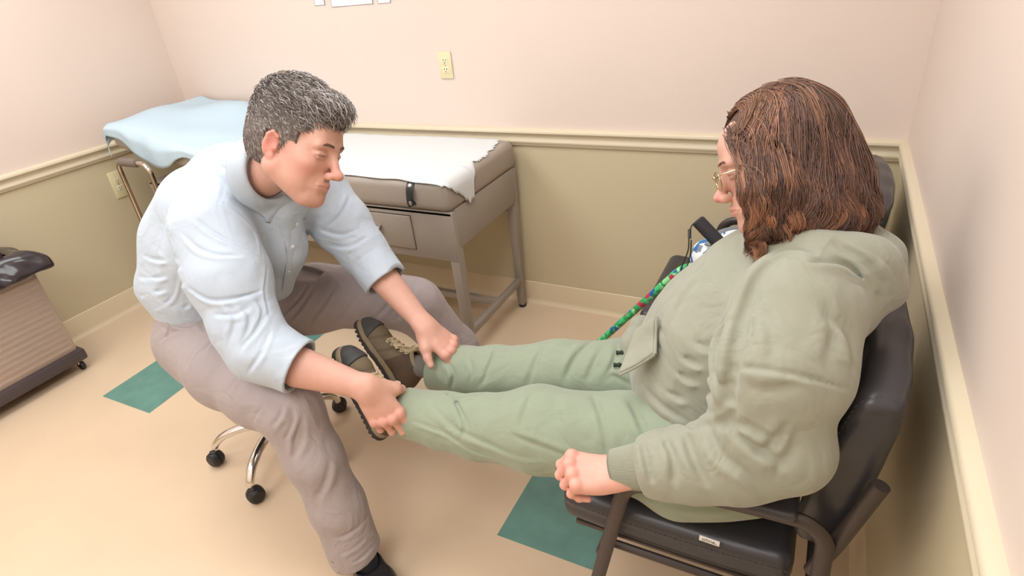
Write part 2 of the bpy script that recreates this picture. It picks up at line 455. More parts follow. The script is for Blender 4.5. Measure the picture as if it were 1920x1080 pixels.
# outlets
m_ivory = mat('ivory_plastic', (222, 212, 172), .35); m_dark = mat('slot_dark', (60, 50, 40), .6); m_ivory2 = mat('ivory_plastic_face', (228, 220, 186), .35)
def outlet(c, nrm, up, label, w_=.070, h_=.118):
    nrm = np.array(nrm, float); up = np.array(up, float); sx = np.cross(up, nrm); c = np.array(c, float)
    R = Matrix((tuple(sx), tuple(up), tuple(nrm))).transposed()
    t = thing('power_outlet', c-up*h_/2, label, 'outlet')
    b = MB(); b.box(c+nrm*.0030, (w_, h_, .006), R=R, bev=.0022); b.build('cover_plate', m_ivory, t)
    for s_ in (-1, 1):
        b = MB(); b.box(c+up*s_*.020+nrm*.0066, (.034, .028, .002), R=R, bev=.0009)
        so = b.build('socket', m_ivory2, t)
        b = MB()
        for q in (-1, 1): b.box(c+up*(s_*.020+.004)+sx*q*.0065+nrm*.0078, (.0026, .009, .001), R=R)
        b.lathe([(.0028, 0), (.0028, .0008)], o=c+up*(s_*.020-.008)+nrm*.0075, axis=nrm, n=12)
        b.build('slots', m_dark, so)
    b = MB(); b.lathe([(.0032, 0), (.003, .001)], o=c+nrm*.006, axis=nrm, n=12); b.build('screw', m_knob, t)
outlet((-1.862, -.001, 1.210), (0, -1, 0), (0, 0, 1), 'ivory power outlet on the pale upper back wall')
outlet((XL+.001, -.585, .705), (1, 0, 0), (0, 0, 1), 'ivory power outlet low on the left wall behind the chrome handrail', .075, .15)
# paper notices at the top of the picture
m_paper = mat('notice_paper', (238, 234, 238), .7); m_grey = mat('grey_edge', (150, 148, 160), .7)
for (x0, x1, z0, z1, lb) in ((-2.567, -2.505, 1.500, 1.60, 'leftmost small white notice on the back wall, beside the wide sheet'),
                         (-2.462, -2.214, 1.488, 1.78, 'wide white notice on the back wall between two small ones'),
                         (-2.182, -2.112, 1.487, 1.60, 'rightmost small white notice on the back wall, beside the wide sheet')):
    t = thing('wall_notice', ((x0+x1)/2, -.001, z0), lb, 'notice')
    b = MB(); b.box(((x0+x1)/2, -.0022, (z0+z1)/2), (x1-x0, .0035, z1-z0), bev=.0008); b.build('sheet', m_paper, t)
    b = MB(); b.tube([(x0, -.003, z1), (x0, -.003, z0), (x1, -.003, z0), (x1, -.003, z1)], .0017, n=6); b.build('edging', m_grey, t)

# ================================================================== EXAM TABLE
m_tbl = mat('table_enamel', (152, 141, 130), .42, var=.02, vscale=5)
m_pad = mat('pad_vinyl', (158, 146, 135), .33, var=.02, vscale=6, bump=.06, bscale=180)
m_black = mat('black_rubber', (34, 32, 33), .5); m_steel = mat('steel', (190, 188, 184), .25, 1.)
tb = thing('exam_table', (-2.5, -.33, 0), 'taupe medical examination table with drawer standing against the back wall', 'exam table')
X0, X1, Y0, Y1 = -3.45, -1.535, -.615, -.045
b = MB()
b.box(((X0+X1)/2, Y0+.012, .645), (X1-X0, .024, .22), bev=.004)           # front apron
b.box(((X0+X1)/2, Y1-.012, .645), (X1-X0, .024, .22), bev=.004)
b.box((X1-.004, (Y0+Y1)/2, .678), (.022, Y1-Y0-.05, .168), bev=.004); b.box((X0+.012, (Y0+Y1)/2, .675), (.024, Y1-Y0-.03, .165), bev=.004)
b.box(((X0+X1)/2, (Y0+Y1)/2, .748), (X1-X0, Y1-Y0, .018), bev=.003)
b.build('body', m_tbl, tb)
for (x, y) in ((X1-.02, Y0+.025), (X1-.02, Y1-.018), (X0+.02, Y0+.025), (X0+.02, Y1-.018)):
    b = MB(); b.box((x, y, .385), (.050, .050, .742), bev=.006, taper=(.74, .74)); lg = b.build('leg', m_tbl, tb)
    b = MB(); b.lathe([(.018, 0), (.020, .004), (.020, .016)], o=(x, y, 0), n=16); b.build('foot', m_black, lg)
for x in (X1-.02, X0+.02):
    b = MB(); b.box((x, (Y0+Y1)/2, .16), (.028, Y1-Y0-.07, .034), bev=.004); b.build('stretcher', m_tbl, tb)
b = MB(); b.box(((X0+X1)/2, -.30, .16), (X1-X0-.06, .028, .034), bev=.004); b.build('stretcher', m_tbl, tb)
for i, (xa, xb) in enumerate(((-2.165, -1.738), (-2.75, -2.28))):
    b = MB(); b.box(((xa+xb)/2, Y0-.002, .650), (xb-xa, .012, .150), bev=.003); dr = b.build('drawer', m_tbl, tb)
    b = MB(); b.tube([(xa, Y0-.001, .573), (xa, Y0-.001, .727), (xb, Y0-.001, .727), (xb, Y0-.001, .573)], .0022, n=6, closed=True); b.build('gap', m_dark, dr)
    b = MB(); xc = (xa+xb)/2
    b.poly([(xc-.055+u*.11, Y0-.008-o, .655+z) for u in (0, 1) for o, z in ((0, .018), (.016, .014), (.022, .004), (.024, -.012), (.020, -.013), (.017, .002), (.012, .009), (0, .012))],
           [(i_, (i_+1) % 8, 8+(i_+1) % 8, 8+i_) for i_ in range(8)]+[tuple(range(8))[::-1], tuple(range(8, 16))])
    b.build('handle', m_steel, dr)
# upholstery: a soft slab for the seat and a raised one for the head
def soft_pad(name, P0, P1, y0, y1, th, m, parent, rad=.045):
    """box from P0 to P1 (top middle-line in x,z), rounded like upholstery, built as an implicit"""
    P0 = np.array(P0, float); P1 = np.array(P1, float); ax = (P1-P0)/np.linalg.norm(P1-P0); L = np.linalg.norm(P1-P0)
    up = np.cross(ax, (0, 1, 0)); up = up if up[2] > 0 else -up
    b = MB(); c = (P0+P1)/2-up*th/2
    R = Matrix((tuple(ax), (0, 1, 0), tuple(np.cross(ax, (0, 1, 0))))).transposed()
    b.box(c, (L, y1-y0, th), R=R, bev=rad, seg=6)
    return b.build(name, m, parent, ang=60)
soft_pad('seat_pad', (-2.66, -.33, .885), (-1.525, -.33, .885), -.635, -.04, .130, m_pad, tb, .036)
soft_pad('head_pad', (-3.60, -.33, 1.045), (-2.70, -.33, .895), -.635, -.04, .115, m_pad, tb)
# strap with snaps on the front of the pad
b = MB(); sx_ = -1.700
g = [(sx_, -.560, .889), (sx_, -.60, .886), (sx_, -.627, .868), (sx_-.002, -.6395, .840), (sx_-.004, -.640, .805), (sx_+.002, -.637, .782)]
b.tube(crom(g, 5), .017, n=8, flat=(.13, 1), up=(0, -.6, .8)); st = b.build('strap', mat('strap_black', (38, 42, 44), .4), tb)
for p, ax_ in (((sx_, -.6295, .866), (0, -.75, .66)), ((sx_-.002, -.641, .795), (0, -1, 0))):
    b = MB(); b.lathe([(.0095, 0), (.009, .003), (.005, .005), (.001, .0055)], o=p, axis=ax_, n=16); b.build('snap', m_steel, st)

# white paper on the seat pad
def drape(x, y, zt=.8895, xe=-1.566, ye=-.598, r=.046):
    z = zt; X, Y = x, y
    s = x-xe
    if s > 0:
        a = min(s/r, PI/2); X = xe+r*math.sin(a)+.002; z -= r*(1-math.cos(a))+max(0, s-r*PI/2)
    s = ye-y
    if s > 0:
        a = min(s/r, PI/2); Y = ye-r*math.sin(a)-.002; z -= r*(1-math.cos(a))+max(0, s-r*PI/2)
    return (X, Y, z)
m_white = mat('exam_paper', (212, 215, 215), .75, bump=.12, bscale=14)
edge_y = np.array([-.70, -.64, -.612, -.56, -.515, -.485, -.449, -.437, -.41, -.38, -.33, -.27, -.22, -.17, -.11, -.055])
edge_x = np.array([-1.56, -1.548, -1.515, -1.468, -1.423, -1.405, -1.413, -1.485, -1.51, -1.552, -1.545, -1.535, -1.555, -1.556, -1.575, -1.595])
ys = np.linspace(-.055, -.640, 90); G = []
for j, y in enumerate(ys):
    xe_ = np.interp(y, edge_y, edge_x)+.005*math.sin(j*.9+2*math.sin(j*.37))+.004*math.sin(j*.31+1)+.0025*rng.normal()
    row = []
    for i in range(90):
        u = i/89; x = -2.70+(xe_+2.70)*u
        # the front border of the sheet rises towards the left
        yb = np.interp(x, [-2.7, -2.1, -1.75, -1.62, -1.5], [-.610, -.617, -.622, -.632, -.640])+.002*math.sin(x*31)
        yy = -.055+(y+.055)*(yb+.055)/(-.640+.055)
        p = drape(x, yy); row.append((p[0], p[1], p[2]+.0012*math.sin(9*x+5*yy)+.0015*math.sin(23*x-17*yy)**2))
    G.append(row)
props(grid_mesh('exam_table_paper', G, m_white, origin=(-2.2, -.33, .885), thick=.0012, offset=1), 'white paper sheet with a torn right edge lying on the exam table', 'paper')
# blue drape on the raised head end
m_blue = mat('blue_drape', (186, 207, 220), .7, bump=.15, bscale=30)
G = []
for j in range(56):
    v = j/55; row = []
    for i in range(80):
        u = i/79
        x = -3.70+(u)*1.15; y = .0-.72*v
        slope = (.893-1.045)/.90
        z = 1.060+slope*max(0, x+3.60)
        if x > -2.66: z = .915
        # puffs of the sheet
        z += .055*math.exp(-((x+3.22)/.20)**2-((y+.12)/.16)**2)+.022*math.exp(-((x+3.45)/.13)**2-((y+.42)/.2)**2)
        z += .006+.005*math.sin(13*x+7*y)+.004*math.sin(-9*x+19*y+1)+.003*math.sin(31*x+5*y)
        X, Y = x, max(min(y, -.03), -.99)
        r = .03
        if x < -3.60: X = -3.60-min(-3.60-x, .028); z -= max(0, (-3.60-x))*(.9 if v > .3 else .35)
        fr = -.615; lim = -.66-.045*math.sin(u*9+.5)-.03*math.sin(u*23)
        if y < fr: Y = fr-min(fr-y, .032)-.004*math.sin(40*x); z -= max(0, fr-y)*(1.0+.5*math.sin(x*11))
        row.append((X, Y, z))
    G.append(row)
props(grid_mesh('disposable_drape', G, m_blue, origin=(-3.2, -.33, 1.0), thick=.0015, offset=1), 'pale blue disposable sheet spread over the raised head of the exam table', 'sheet')

# ================================================================== STEP STOOL WITH HANDRAIL (between man and table)
hs_ = thing('step_stool', (-3.14, -.83, 0), 'chrome handrail with a grey foam grip, rising in front of the exam table', 'step stool')
A = on(218, 303, 'z', .90); hx, hy = float(A[0]), float(A[1])
W_ = .25
P = [(hx, hy, .02), (hx, hy, .5), (hx, hy, .84)]+[(hx+.035*(1-math.cos(a)), hy, .865+.035*math.sin(a)) for a in np.linspace(.2, PI/2, 6)]
P += [(hx+W_-.05, hy, .90)]+[(hx+W_-.05+.05*math.sin(a), hy, .85+.05*math.cos(a)) for a in np.linspace(.3, PI/2, 6)]+[(hx+W_, hy, .5), (hx+W_, hy, .02)]
b = MB(); b.tube(P, .0125, n=16); b.build('handrail', mat('chrome_tube', (205, 190, 175), .16, 1.), hs_)
b = MB(); b.lathe([(.014, 0), (.0205, .003), (.021, .01), (.021, .125), (.0205, .132), (.014, .135)], o=(hx+.035, hy, .90), axis=(1, 0, 0), n=20); b.build('foam_grip', mat('grey_foam', (120, 106, 98), .85, bump=.1, bscale=120), hs_)
b = MB(); b.box((hx+.16, hy+.15, .215), (.36, .28, .03), bev=.01); b.build('step', m_black, hs_)
for sx_ in (-1, 1):
    for sy_ in (-1, 1): b = MB(); b.tube([(hx+.16+sx_*.15, hy+.15+sy_*.11, .21), (hx+.16+sx_*.17, hy+.15+sy_*.125, .004)], .011, n=12); b.build('leg', m_knob, hs_)

# ================================================================== WASTE CART
m_ctn = mat('cart_panel', (176, 158, 146), .35, .2, var=.03, vscale=3); m_ctd = mat('cart_dark', (72, 62, 64), .45)
ct = thing('waste_bin', (-3.60, -1.56, 0), 'taupe ribbed bin on casters with a black liner, by the left wall', 'bin')
cx0, cx1, cy0, cy1 = -3.74, -3.43, -1.86, -1.285
b = MB(); b.box(((cx0+cx1)/2, (cy0+cy1)/2, .345), (cx1-cx0-.01, cy1-cy0-.01, .46), bev=.012)
for k in range(15): b.box((cx1-.006, (cy0+cy1)/2, .145+k*.029), (.006, cy1-cy0-.045, .016), bev=.0025)
b.build('body', m_ctn, ct)
b = MB(); b.box(((cx0+cx1)/2, (cy0+cy1)/2, .088), (cx1-cx0+.03, cy1-cy0+.03, .062), bev=.014); b.build('base', m_ctd, ct)
for x in (cx0+.04, cx1-.03):
    for y in (cy0+.04, cy1-.02):
        b = MB(); b.box((x, y, .047), (.034, .030, .022), bev=.004); cs = b.build('caster', m_steel, ct)
        b = MB(); b.lathe([(.010, -.009), (.024, -.009), (.026, -.005), (.026, .005), (.024, .009), (.010, .009)], o=(x+.006, y, .026), axis=(0, 1, 0), n=20); b.build('wheel', m_black, cs)
# liner folded over the rim
m_bag = mat('bin_liner', (42, 34, 37), .22, coat=.3)
G = []
bx, by, bhx, bhy = (cx0+cx1)/2, (cy0+cy1)/2, (cx1-cx0)/2, (cy1-cy0)/2
for i in range(161):
    th = 2*PI*i/160; c_, s_ = math.cos(th), math.sin(th); k = 1/max(abs(c_), abs(s_))**.82; row = []
    cor = math.exp(-((th-.80)/.22)**2)
    for (g_, z_) in ((-.06, .66), (-.02, .672), (.008, .655), (.022, .63), (.034, .605), (.045, .580), (.050, .562), (.046, .553), (.034, .556)):
        t_ = min(1, max(0, (g_+.02)/.06)); wob = t_*(.008*math.sin(9*th+z_*30)+.006*math.sin(23*th-z_*50)+.004*math.sin(41*th+z_*70))
        row.append((bx+(bhx*k*c_)+c_*(g_+wob)+.055*cor*t_*c_, by+(bhy*k*s_)+s_*(g_+wob)+.060*cor*t_*s_, z_+.008*t_*math.sin(5*th)+.022*cor*t_+.004*math.sin(31*th)*t_))
    G.append(row)
grid_mesh('liner', G, m_bag, ct, thick=.002, subsurf=1)
b = MB(); b.box(((cx0+cx1)/2-.02, (cy0+cy1)/2-.02, .70), (cx1-cx0-.08, cy1-cy0-.08, .15), bev=.022, seg=3); b.box(((cx0+cx1)/2-.02, (cy0+cy1)/2-.10, .79), (.16, .30, .05), bev=.012)
b.build('lid', m_ctd, ct)

# ================================================================== ROLLING STOOL
sc_ = np.array([-1.995, -1.335]); st = thing('rolling_stool', (sc_[0], sc_[1], 0), 'rolling stool with a five-star chrome base, under the seated man', 'stool')
b = MB(); b.lathe([(.03, .10), (.036, .105), (.036, .165), (.028, .175), (.024, .18), (.024, .40)], o=(sc_[0], sc_[1], 0)); b.build('column', m_knob, st)
b = MB(); b.lathe([(.16, .42), (.185, .43), (.192, .45), (.190, .475), (.17, .492), (.10, .498), (.0, .498)], o=(sc_[0], sc_[1], 0), n=40); b.build('seat', mat('stool_vinyl', (46, 44, 48), .4), st)
for k in range(5):
    a = math.radians(-142+72*k); d = np.array([math.cos(a), math.sin(a), 0]); n_ = np.array([-d[1], d[0], 0])
    c = np.array([sc_[0], sc_[1], 0.])
    pts = crom([c+d*.02+(0, 0, .135), c+d*.08+(0, 0, .142), c+d*.15+(0, 0, .137), c+d*.21+(0, 0, .118), c+d*.247+(0, 0, .086), c+d*.255+(0, 0, .064)], 6)
    b = MB(); b.tube(pts, list(np.linspace(.021, .0155, len(pts))), n=16, flat=(.82, 1.0)); b.build('leg', m_knob, st)
    w_ = c+d*.262+n_*.012
    b = MB(); b.lathe([(.0, -.026), (.022, -.025), (.029, -.018), (.031, -.004), (.031, -.002), (.027, 0), (.031, .002), (.031, .004), (.029, .018), (.022, .025), (0, .026)], o=w_+(0, 0, .0315), axis=n_*.8+d*.6, n=24)
    b.box(w_+(0, 0, .056), (.03, .022, .020), rot=(0, 0, a), bev=.006)
    b.build('caster', m_black, st)

# ================================================================== GUEST CHAIRS
m_vin = mat('black_vinyl', (58, 56, 60), .34, var=.03, vscale=8, bump=.08, bscale=160)
m_frm = mat('chair_frame', (72, 63, 60), .38, .35)
m_thr = mat('thread', (78, 74, 78), .7); m_lab = mat('tag_white', (236, 234, 232), .6); m_ink = mat('tag_ink', (40, 40, 44), .6)
def guest_chair(oy, label, group='guest chairs along the right wall'):
    """chair facing -x, its near side at y = -1.53 + oy"""
    yn, yf = -1.515+oy, -1.015+oy
    t = thing('guest_chair', (-.42, (yn+yf)/2, 0), label, 'chair', group)
    # seat cushion
    F_ = Field((-.76, yn-.02, .33), (-.10, yf+.02, .52), .006)
    X, Y, Z = F_.ax[0][:, None, None], F_.ax[1][None, :, None], F_.ax[2][None, None, :]
    def rbox(c, hx, hy, hz, r):
        qx, qy, qz = np.abs(X-c[0])-hx+r, np.abs(Y-c[1])-hy+r, np.abs(Z-c[2]-(.012*((X+.45)/.25)**2))-hz+r
        return np.sqrt(np.maximum(qx, 0)**2+np.maximum(qy, 0)**2+np.maximum(qz, 0)**2)+np.minimum(np.maximum(qx, np.maximum(qy, qz)), 0)-r
    F_.a = rbox((-.455, (yn+yf)/2, .418), .262, (yf-yn)/2, .050, .034).astype(np.float32)+0*(X+Y+Z).astype(np.float32)
    loop = [(-.70, yn+.001, .432), (-.62, yn, .425), (-.45, yn, .420), (-.30, yn, .425), (-.215, yn, .432)]
    F_.stroke(loop, .006, .004, taper=False)
    s_ = link('seat', F_.mesh('seat'), m_vin, t)
    b = MB()
    for k in range(44):
        u = k/43; x = -.70+.49*u; b.tube([(x, yn-.0008, .437+.012*((x+.45)/.25)**2), (x+.006, yn-.0008, .437+.012*((x+.45)/.25)**2)], .0010, n=5)
    b.build('stitching', m_thr, s_)
    b = MB(); b.box((-.45, (yn+yf)/2, .362), (.47, yf-yn-.03, .014), bev=.004); b.build('seat_pan', m_frm, t)
    # back cushion: curved thick slab leaning back
    prof = [(-.205, .545), (-.180, .64), (-.150, .74), (-.125, .83), (-.112, .885)]          # front face line x,z
    F_ = Field((-.32, yn-.03, .47), (-.005, yf+.03, .99), .006)
    ym = (yn+yf)/2
    X, Y, Z = F_.ax[0][:, None, None], F_.ax[1][None, :, None], F_.ax[2][None, None, :]
    xc = np.interp(F_.ax[2], [.50, .60, .70, .80, .90, .96], [-.160, -.142, -.126, -.116, -.102, -.092])[None, None, :]-.022*((Y-ym)/.25)**2
    tk = np.interp(F_.ax[2], [.50, .60, .72, .85, .93], [.034, .046, .048, .044, .036])[None, None, :]
    r_ = .027; qx = np.abs(X-xc)-tk+r_; qy = np.abs(Y-ym)-(yf-yn)/2+r_; qz = np.abs(Z-.735-.012*(1-((Y-ym)/.25)**2))-.195+r_
    F_.a = (np.sqrt(np.maximum(qx, 0)**2+np.maximum(qy, 0)**2+np.maximum(qz, 0)**2)+np.minimum(np.maximum(qx, np.maximum(qy, qz)), 0)-r_).astype(np.float32)
    F_.stroke(crom([(-.166, yn+.012, .840), (-.150, yn+.003, .878), (-.122, yn+.001, .900), (-.092, yn+.003, .900), (-.075, yn+.015, .890)], 5), .006, .005, taper=False)
    F_.noise(.0012, 30, 6)
    bk = link('backrest', F_.mesh('backrest'), m_vin, t)
    for sy_, y_ in ((1, yn), (-1, yf)):
        sp_ = np.array([(-.185, y_-.03*sy_, .800), (-.176, y_-.03*sy_, .850), (-.160, y_-.03*sy_, .905), (-.125, y_-.03*sy_, .950), (-.080, y_-.03*sy_, .930), (-.060, y_-.03*sy_, .89)]); sp_ = crom(sp_, 8)
        sp_[:, 1] += sy_*.036
        for _ in range(10): sp_ = sp_-F_.samp(sp_)[:, None]*F_.grad(sp_)
        b = MB()
        for q_ in range(0, len(sp_)-1, 2): b.tube([sp_[q_], sp_[q_]*.25+sp_[q_+1]*.75], .0011, n=5)
        b.tube(sp_+np.array([0, sy_*.006, 0]), .0013, n=6)
        b.build('stitching', m_thr, bk)
    # frame: a loop of flat tube on each side
    for s_, y in ((-1, yn-.042), (1, yf+.042)):
        P = [(-.655, y, .012), (-.600, y, .30), (-.553, y, .54)]+[(-.545+.055*(1-math.cos(a)), y, .565+.060*math.sin(a)) for a in np.linspace(.25, PI/2, 6)]
        P += [(-.42, y, .640), (-.30, y, .652), (-.235, y, .655)]+[(-.215+.06*math.sin(a), y, .597+.06*math.cos(a)) for a in np.linspace(.25, PI/2, 6)]+[(-.150, y, .50), (-.130, y, .30), (-.105, y, .012)]
        b = MB(); b.tube(crom(P, 3), .0145, n=12, flat=(.75, 1.15), up=(0, 1, 0)); b.build('side_frame', m_frm, t)
        b = MB(); b.box((-.335, y, .673), (.25, .052, .026), bev=.011, seg=4, rot=(0, -.03, 0)); b.build('arm_pad', m_vin, t)
        for x in (-.655, -.105): b = MB(); b.lathe([(.014, 0), (.017, .004), (.017, .018), (.014, .022)], o=(x, y, 0), n=14); b.build('foot', m_black, t)
        yy = y-s_*.022
        b = MB(); b.tube([(-.165, yy, .50), (-.135, yy, .60), (-.098, yy, .755), (-.094, yy, .770)], .0155, n=12, flat=(1, .9)); b.build('back_upright', m_frm, t)
    b = MB(); b.tube([(-.60, yn-.04, .354), (-.60, yf+.04, .354)], .012, n=10); b.tube([(-.155, yn-.04, .40), (-.155, yf+.04, .40)], .012, n=10)
    b.tube([(-.60, yn-.008, .362), (-.14, yn-.008, .362)], .010, n=8); b.tube([(-.60, yf+.008, .362), (-.14, yf+.008, .362)], .010, n=8)
    b.build('cross_bars', m_frm, t)
    return t, s_
c1, seat1 = guest_chair(0, 'black vinyl guest chair with the woman sitting in it')
# maker's tag on the near side of the seat
seat_part = [c for c in c1.children if c.name.startswith('seat')][0]
tagc = np.array(on(1330, 1014, 'y', -1.5175)); b = MB(); b.box(tagc, (.043, .0014, .0165), rot=(0, .04, 0), bev=.0004); tg = b.build('tag', m_lab, seat_part)
def text_obj(body, loc, size, R, m, parent, name='lettering'):
    cu = bpy.data.curves.new(name, 'FONT'); cu.body = body; cu.size = size; cu.align_x = 'CENTER'; cu.align_y = 'CENTER'; cu.extrude = .0002
    o = bpy.data.objects.new(name, cu); COL.objects.link(o)
    dg = bpy.context.evaluated_depsgraph_get(); me = bpy.data.meshes.new_from_object(o.evaluated_get(dg)); bpy.data.objects.remove(o)
    me.transform(Matrix.Translation(Vector([float(x) for x in loc])) @ R.to_4x4()); return link(name, me, m, parent, flat=True)
text_obj('oline.', tagc+np.array([0, -.0009, -.0005]), .0145, Matrix.Rotation(.04, 3, 'Y') @ Matrix.Rotation(PI/2, 3, 'X'), m_ink, seat_part)
c2, _ = guest_chair(.84, 'black vinyl guest chair beside the back wall, behind the woman')
c2.scale.x = 1.08; c2.location.x -= .022

# patterned bag lying on the second chair
m_bagp = bpy.data.materials.new('bag_print'); m_bagp.use_nodes = True; nt = m_bagp.node_tree; bs = nt.nodes['Principled BSDF']; bs.inputs['Roughness'].default_value = .6
tc = nt.nodes.new('ShaderNodeTexCoord'); vo = nt.nodes.new('ShaderNodeTexVoronoi'); vo.inputs['Scale'].default_value = 55; rp_ = nt.nodes.new('ShaderNodeValToRGB')
nt.links.new(tc.outputs['Object'], vo.inputs['Vector']); sp = nt.nodes.new('ShaderNodeSeparateColor'); nt.links.new(vo.outputs['Color'], sp.inputs[0]); nt.links.new(sp.outputs[0], rp_.inputs[0])
rp_.color_ramp.interpolation = 'CONSTANT'; cr_ = rp_.color_ramp
for pos, c in ((0, (232, 234, 236)), (.45, (60, 150, 205)), (.6, (120, 126, 134)), (.72, (226, 230, 234)), (.9, (36, 104, 160))):
    e = cr_.elements.new(pos) if pos else cr_.elements[0]; e.color = (*srgb(c), 1)
nt.links.new(rp_.outputs[0], bs.inputs['Base Color'])
bag = thing('tote_bag', at(1345, 560, 1.90), 'blue and white printed bag on the chair behind the woman', 'bag')
F_ = Field(at(1360, 500, 1.75)-.28, at(1360, 500, 1.75)+.28, .006)
F_.ell(at(1358, 515, 1.89), (.10, .11, .11), .03); F_.ell(at(1385, 462, 1.90), (.075, .08, .065), .04); F_.ell(at(1332, 478, 1.87), (.06, .06, .06), .03)
F_.noise(.004, 40, 2); link('bag_body', F_.mesh('bag_body'), m_bagp, bag)
b = MB(); b.tube(crom([at(1325, 460, 1.80), at(1350, 435, 1.82), at(1390, 428, 1.84), at(1420, 450, 1.84)], 8), .010, n=8, flat=(.3, 1)); b.build('strap', mat('bag_grey', (120, 124, 130), .7), bag)

# cane
m_cane = bpy.data.materials.new('cane_print'); m_cane.use_nodes = True; nt = m_cane.node_tree; bs = nt.nodes['Principled BSDF']; bs.inputs['Roughness'].default_value = .35
tc = nt.nodes.new('ShaderNodeTexCoord'); vo = nt.nodes.new('ShaderNodeTexVoronoi'); vo.inputs['Scale'].default_value = 62; rp_ = nt.nodes.new('ShaderNodeValToRGB')
nt.links.new(tc.outputs['Object'], vo.inputs['Vector']); sp = nt.nodes.new('ShaderNodeSeparateColor'); nt.links.new(vo.outputs['Color'], sp.inputs[0]); nt.links.new(sp.outputs[0], rp_.inputs[0])
rp_.color_ramp.interpolation = 'CONSTANT'; cr_ = rp_.color_ramp
for pos, c in ((0, (40, 160, 90)), (.30, (70, 190, 120)), (.5, (22, 110, 70)), (.62, (40, 90, 160)), (.76, (190, 50, 80)), (.88, (150, 215, 150))):
    e = cr_.elements.new(pos) if pos else cr_.elements[0]; e.color = (*srgb(c), 1)
nt.links.new(rp_.outputs[0], bs.inputs['Base Color'])
K0, K1 = at(1140, 627, 2.03), at(1268, 512, 1.70)
dk = (K1-K0)/np.linalg.norm(K1-K0)
foot = K0+(K0-K1)*((K0[2]-.012)/(K1[2]-K0[2]))
cane = thing('cane', foot, 'green floral walking cane with a black foam handle, leaning beside the woman', 'cane')
H0, H1 = at(1308, 413, 1.62), at(1362, 470, 1.60)
pts = [foot+dk*.02, K0, K1, K1+dk*.06]
top = crom([K1-dk*.002, at(1284, 503, 1.675), at(1308, 499, 1.64), at(1338, 496, 1.61), H1+(H1-H0)*.22], 6)
b = MB(); b.tube([foot-(K0-K1)/np.linalg.norm(K0-K1)*.02, K0, K1], .0115, n=16); b.tube(top, .0115, n=16); b.build('shaft', m_cane, cane)
b = MB(); b.tube([foot, foot+dk*.015, foot+dk*.05], [.017, .016, .013], n=16); b.build('rubber_tip', m_black, cane)
b = MB(); hd = (H1-H0)/np.linalg.norm(H1-H0); b.tube([H0-hd*.001, H0+hd*.004, H1, H1+hd*.02], [.014, .0185, .0185, .016], n=20); b.build('handle', mat('foam_black', (42, 40, 42), .8, bump=.1, bscale=200), cane)
b = MB(); b.tube(crom([H0, at(1296, 425, 1.61), at(1292, 445, 1.60), at(1290, 470, 1.60), at(1277, 505, 1.62), at(1283, 512, 1.63), at(1294, 480, 1.62), at(1296, 450, 1.61)], 6), .0018, n=6); b.build('wrist_strap', m_black, cane)
b = MB(); b.tube([at(1293, 430, 1.605), at(1293, 447, 1.60)], .0045, n=8); b.build('strap_slide', m_black, cane)

# ================================================================== PEOPLE: shared builders
SKIN = np.array(srgb((206, 158, 140)))
m_skin = mat('skin', (205, 150, 128), .56, sss=.12, attr=True, var=.03, vscale=60, bump=.06, bscale=350)
def basis(Fw, Up):
    Fw = Fw/np.linalg.norm(Fw); L = np.cross(Up, Fw); L /= np.linalg.norm(L); U = np.cross(Fw, L); return Fw, L, U
class Head:
    """local frame: x forward, y to the person's left, z up; metres times scale"""
    def __init__(s, c, Fw, Up, sc): s.c = np.array(c); s.F, s.L, s.U = basis(Fw, Up); s.s = sc; s.R = np.array([s.F, s.L, s.U])
    def p(s, x, y, z): return s.c+s.s*(x*s.F+y*s.L+z*s.U)
    def loc(s, P): return (np.asarray(P)-s.c)@s.R.T/s.s
    def ell(s, F_, c, r, k, op='add', rot=None):
        R = s.R if rot is None else np.array(rot)@s.R
        F_.ell(s.p(*c), np.array(r)*s.s, k*s.s, R=R, op=op)
    def cone(s, F_, a, b, ra, rb, k, **kw): F_.cone(s.p(*a), s.p(*b), ra*s.s, rb*s.s, k*s.s, **kw)
def rotz(a): return [[math.cos(a), math.sin(a), 0], [-math.sin(a), math.cos(a), 0], [0, 0, 1]]
def roty(a): return [[math.cos(a), 0, -math.sin(a)], [0, 1, 0], [math.sin(a), 0, math.cos(a)]]
